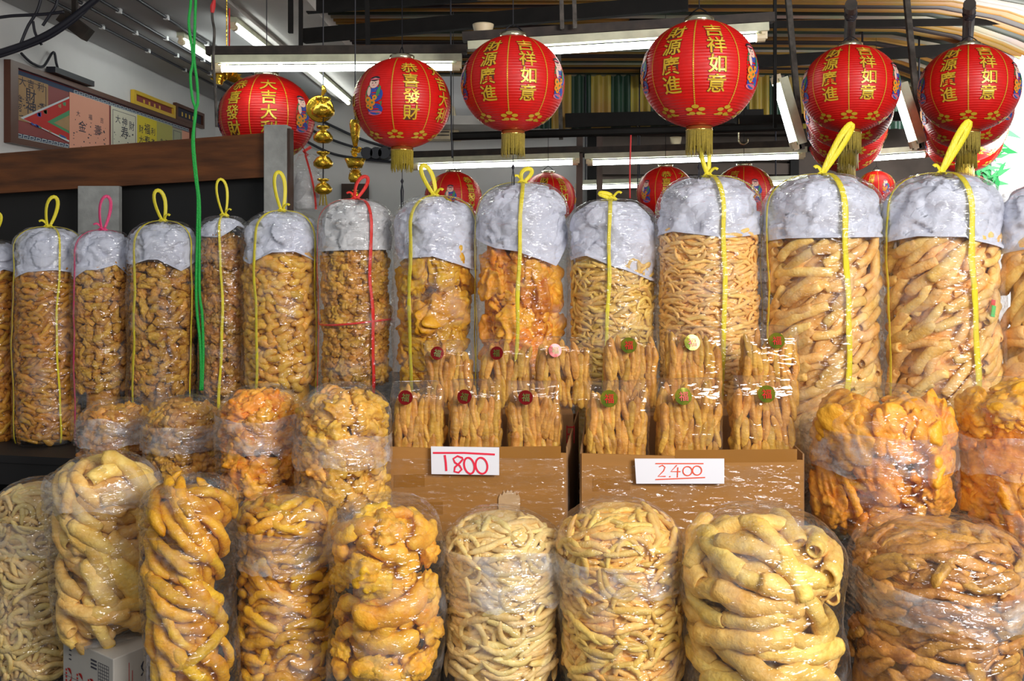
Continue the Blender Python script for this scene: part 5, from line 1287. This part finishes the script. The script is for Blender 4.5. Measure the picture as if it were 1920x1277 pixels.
def charm_b():
    Y = 5.3; c = W(666, 225, Y); t = thing('charm_string', 'string with a gold ingot basket and frog-like charm beside the child-picture lantern', 'charm', c); k = Y/FPX
    mb = MB(); mb.tube([(0, 0, 3.3-c.z), (0, 0, -150*k)], 0.004, 6); mb.build('cord', 'cable', t)
    mb = MB(); mb.lathe([(4*k, -50*k), (8*k, -30*k), (11*k, -8*k), (9*k, 0), (2*k, 1*k)], 16); mb.build('gold_bell', 'charm', t, smooth=True)
    mb = MB(); mb.lathe([(13*k, -90*k), (20*k, -73*k), (17*k, -74*k), (10*k, -80*k)], 18); mb.build('gold_basket', 'charm', t, smooth=True)
    mb = MB()
    for j in range(9): mb.lathe([(0.5*k, -4*k), (4.5*k, -1*k), (4.5*k, 2*k), (0.5*k, 4*k)], 10, c=(8*k*math.cos(j*2.4)*(j % 3)/2, 6*k*math.sin(j*2.4)*(j % 3)/2, -66*k+j*1.5*k))
    mb.build('gold_nuggets', 'charm', t, smooth=True)
    mb = MB(); mb.lathe([(9*k, -117*k), (13*k, -110*k), (12*k, -102*k), (6*k, -96*k), (2*k, -95*k)], 16)
    for j in range(9): a = j*PI/8; mb.tube([(6*k*math.cos(a), 0, -99*k+4*k*math.sin(a)), (11*k*math.cos(a), 0, -99*k+12*k*math.sin(a))], [1.6*k, 0.8*k], 6)
    mb.build('gold_crown', 'charm', t, smooth=True)
    mb = MB(); pouch(mb, -140*k, 14*k); mb.build('gold_pouch', 'charm', t, smooth=True)
charm_a(); charm_b()
# gold flower ornament behind the first lantern
def flower_orn():
    c = W(425, 150, 5.95); t = thing('gold_ornament', 'gold leaf ornament behind the half hidden lantern', 'ornament', c); mb = MB()
    for j in range(9):
        a = PI*j/8; d = Vector((math.cos(a), 0, math.sin(a)*0.6+0.1)); s = Vector((-d.z, 0.2, d.x))*0.03; L = 0.11
        mb.add([Vector((0, 0, 0)), d*L*0.5+s, d*L, d*L*0.5-s+Vector((0, -0.02, 0))], [(0, 1, 2, 3)])
    mb.build('gold_leaves', 'charm', t)
    mb = MB(); mb.tube([(-0.04, 0, 0.03), (-0.05, 0, -0.03)], [0.03, 0.022], 10); mb.tube([(0, 0, 0), (0, 0, 3.28-c.z)], 0.004, 6); mb.build('gold_sleeve', 'charm', t)
flower_orn()

# hooks, cups, back wall fittings
def hook(label, x, y, Y, zt):
    c = W(x, y, Y); mb = MB(); s = 0.012
    pts = [(0, 0, zt-c.z), (0, 0, 0.10), (0, 0, 0.02)]+[(0.035-0.035*math.cos(a), 0, -0.035*math.sin(a)) for a in np.linspace(0, PI*1.1, 10)]
    mb.tube([c+Vector(p) for p in pts], 0.007, 7); tag(mb.build('steel_hook', 'metal_cap', smooth=True), label, 'hook')
hook('steel S hook hanging beside the largest lantern', 1385, 262, 6.88, W(1385, 222, 6.88).z)
def cup(label, x0, x1, y0, y1, Y):
    c = W((x0+x1)/2, y1, Y); k = Y/FPX; r = (x1-x0)/2*k; h = (y1-y0)*k; mb = MB()
    mb.lathe([(r*0.75, 0), (r*0.8, h*0.15), (r*0.97, h*0.8), (r, h), (r*0.93, h), (r*0.85, h*0.5), (r*0.7, h*0.1)], 24); tag(mb.build('plastic_pot', 'cream', smooth=True, loc=c), label, 'pot')
cup('cream plastic pot standing on the rail over the two-column lantern', 886, 926, 46, 66, 5.06)
cup('small cream plastic pot standing on the beam below the largest lantern', 1256, 1278, 257, 277, 7.63)
t = thing('wall_fan', 'cream boxed fixture on the white back wall behind the two-column lantern', 'fixture', W(795, 265, 10.95))
k = 10.95/FPX
mb = MB(); mb.prism([(-60*k, -0.25, 0), (70*k, -0.25, 0), (70*k, -0.01, 0), (-60*k, -0.01, 0)], [(-48*k, -0.18, 62*k), (58*k, -0.18, 62*k), (58*k, -0.01, 62*k), (-48*k, -0.01, 62*k)]); mb.build('body', 'cream', t)
mb = MB()
for j in range(5): mb.box((-45*k, -0.262, 6*k+j*6*k), (50*k, -0.25, 8*k+j*6*k))
mb.build('grille', 'dust', t)
for j, (x, nm) in enumerate(((690, 'nearest the ingot basket'), (707, 'middle one'), (722, 'nearest the child-picture lantern'))):
    mb = MB(); c = W(x, 288, 10.9); kk = 10.9/FPX; mb.tube([c+Vector((0, -0.10, 0)), c+Vector((0, 0.09, 0))], [11*kk, 12*kk], 18); tag(mb.build('cable_reel', 'cable'), 'dark round reel on the back wall, %s' % nm, 'reel')
for j in range(3):
    cable([W(560, 205+j*26, 10.85), W(620, 235+j*26, 10.88), W(680, 262+j*18, 10.88), W(740, 280+j*12, 10.88)], 0.016, ['dark slanting cable on the back wall, upper', 'dark slanting cable on the back wall, middle', 'dark slanting cable on the back wall, lower'][j])
mb = MB(); mb.box(W(640, 400, 10.9)-Vector((0, 0, 0.4)), W(692, 345, 10.96)); tag(mb.build('wall_cabinet', 'wood_dark'), 'dark wooden cabinet on the back wall behind the red-tied bag', 'cabinet')
# stripes of boards seen beyond the far lanterns
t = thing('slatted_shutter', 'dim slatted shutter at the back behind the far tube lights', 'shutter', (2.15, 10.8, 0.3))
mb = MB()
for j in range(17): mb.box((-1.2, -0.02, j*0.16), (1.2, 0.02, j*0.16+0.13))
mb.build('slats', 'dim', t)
for s in (-1.2, 1.2):
    mb = MB(); mb.box((s-0.05, -0.06, -0.3), (s+0.05, 0.06, 2.75)); mb.build('post', 'black', t)
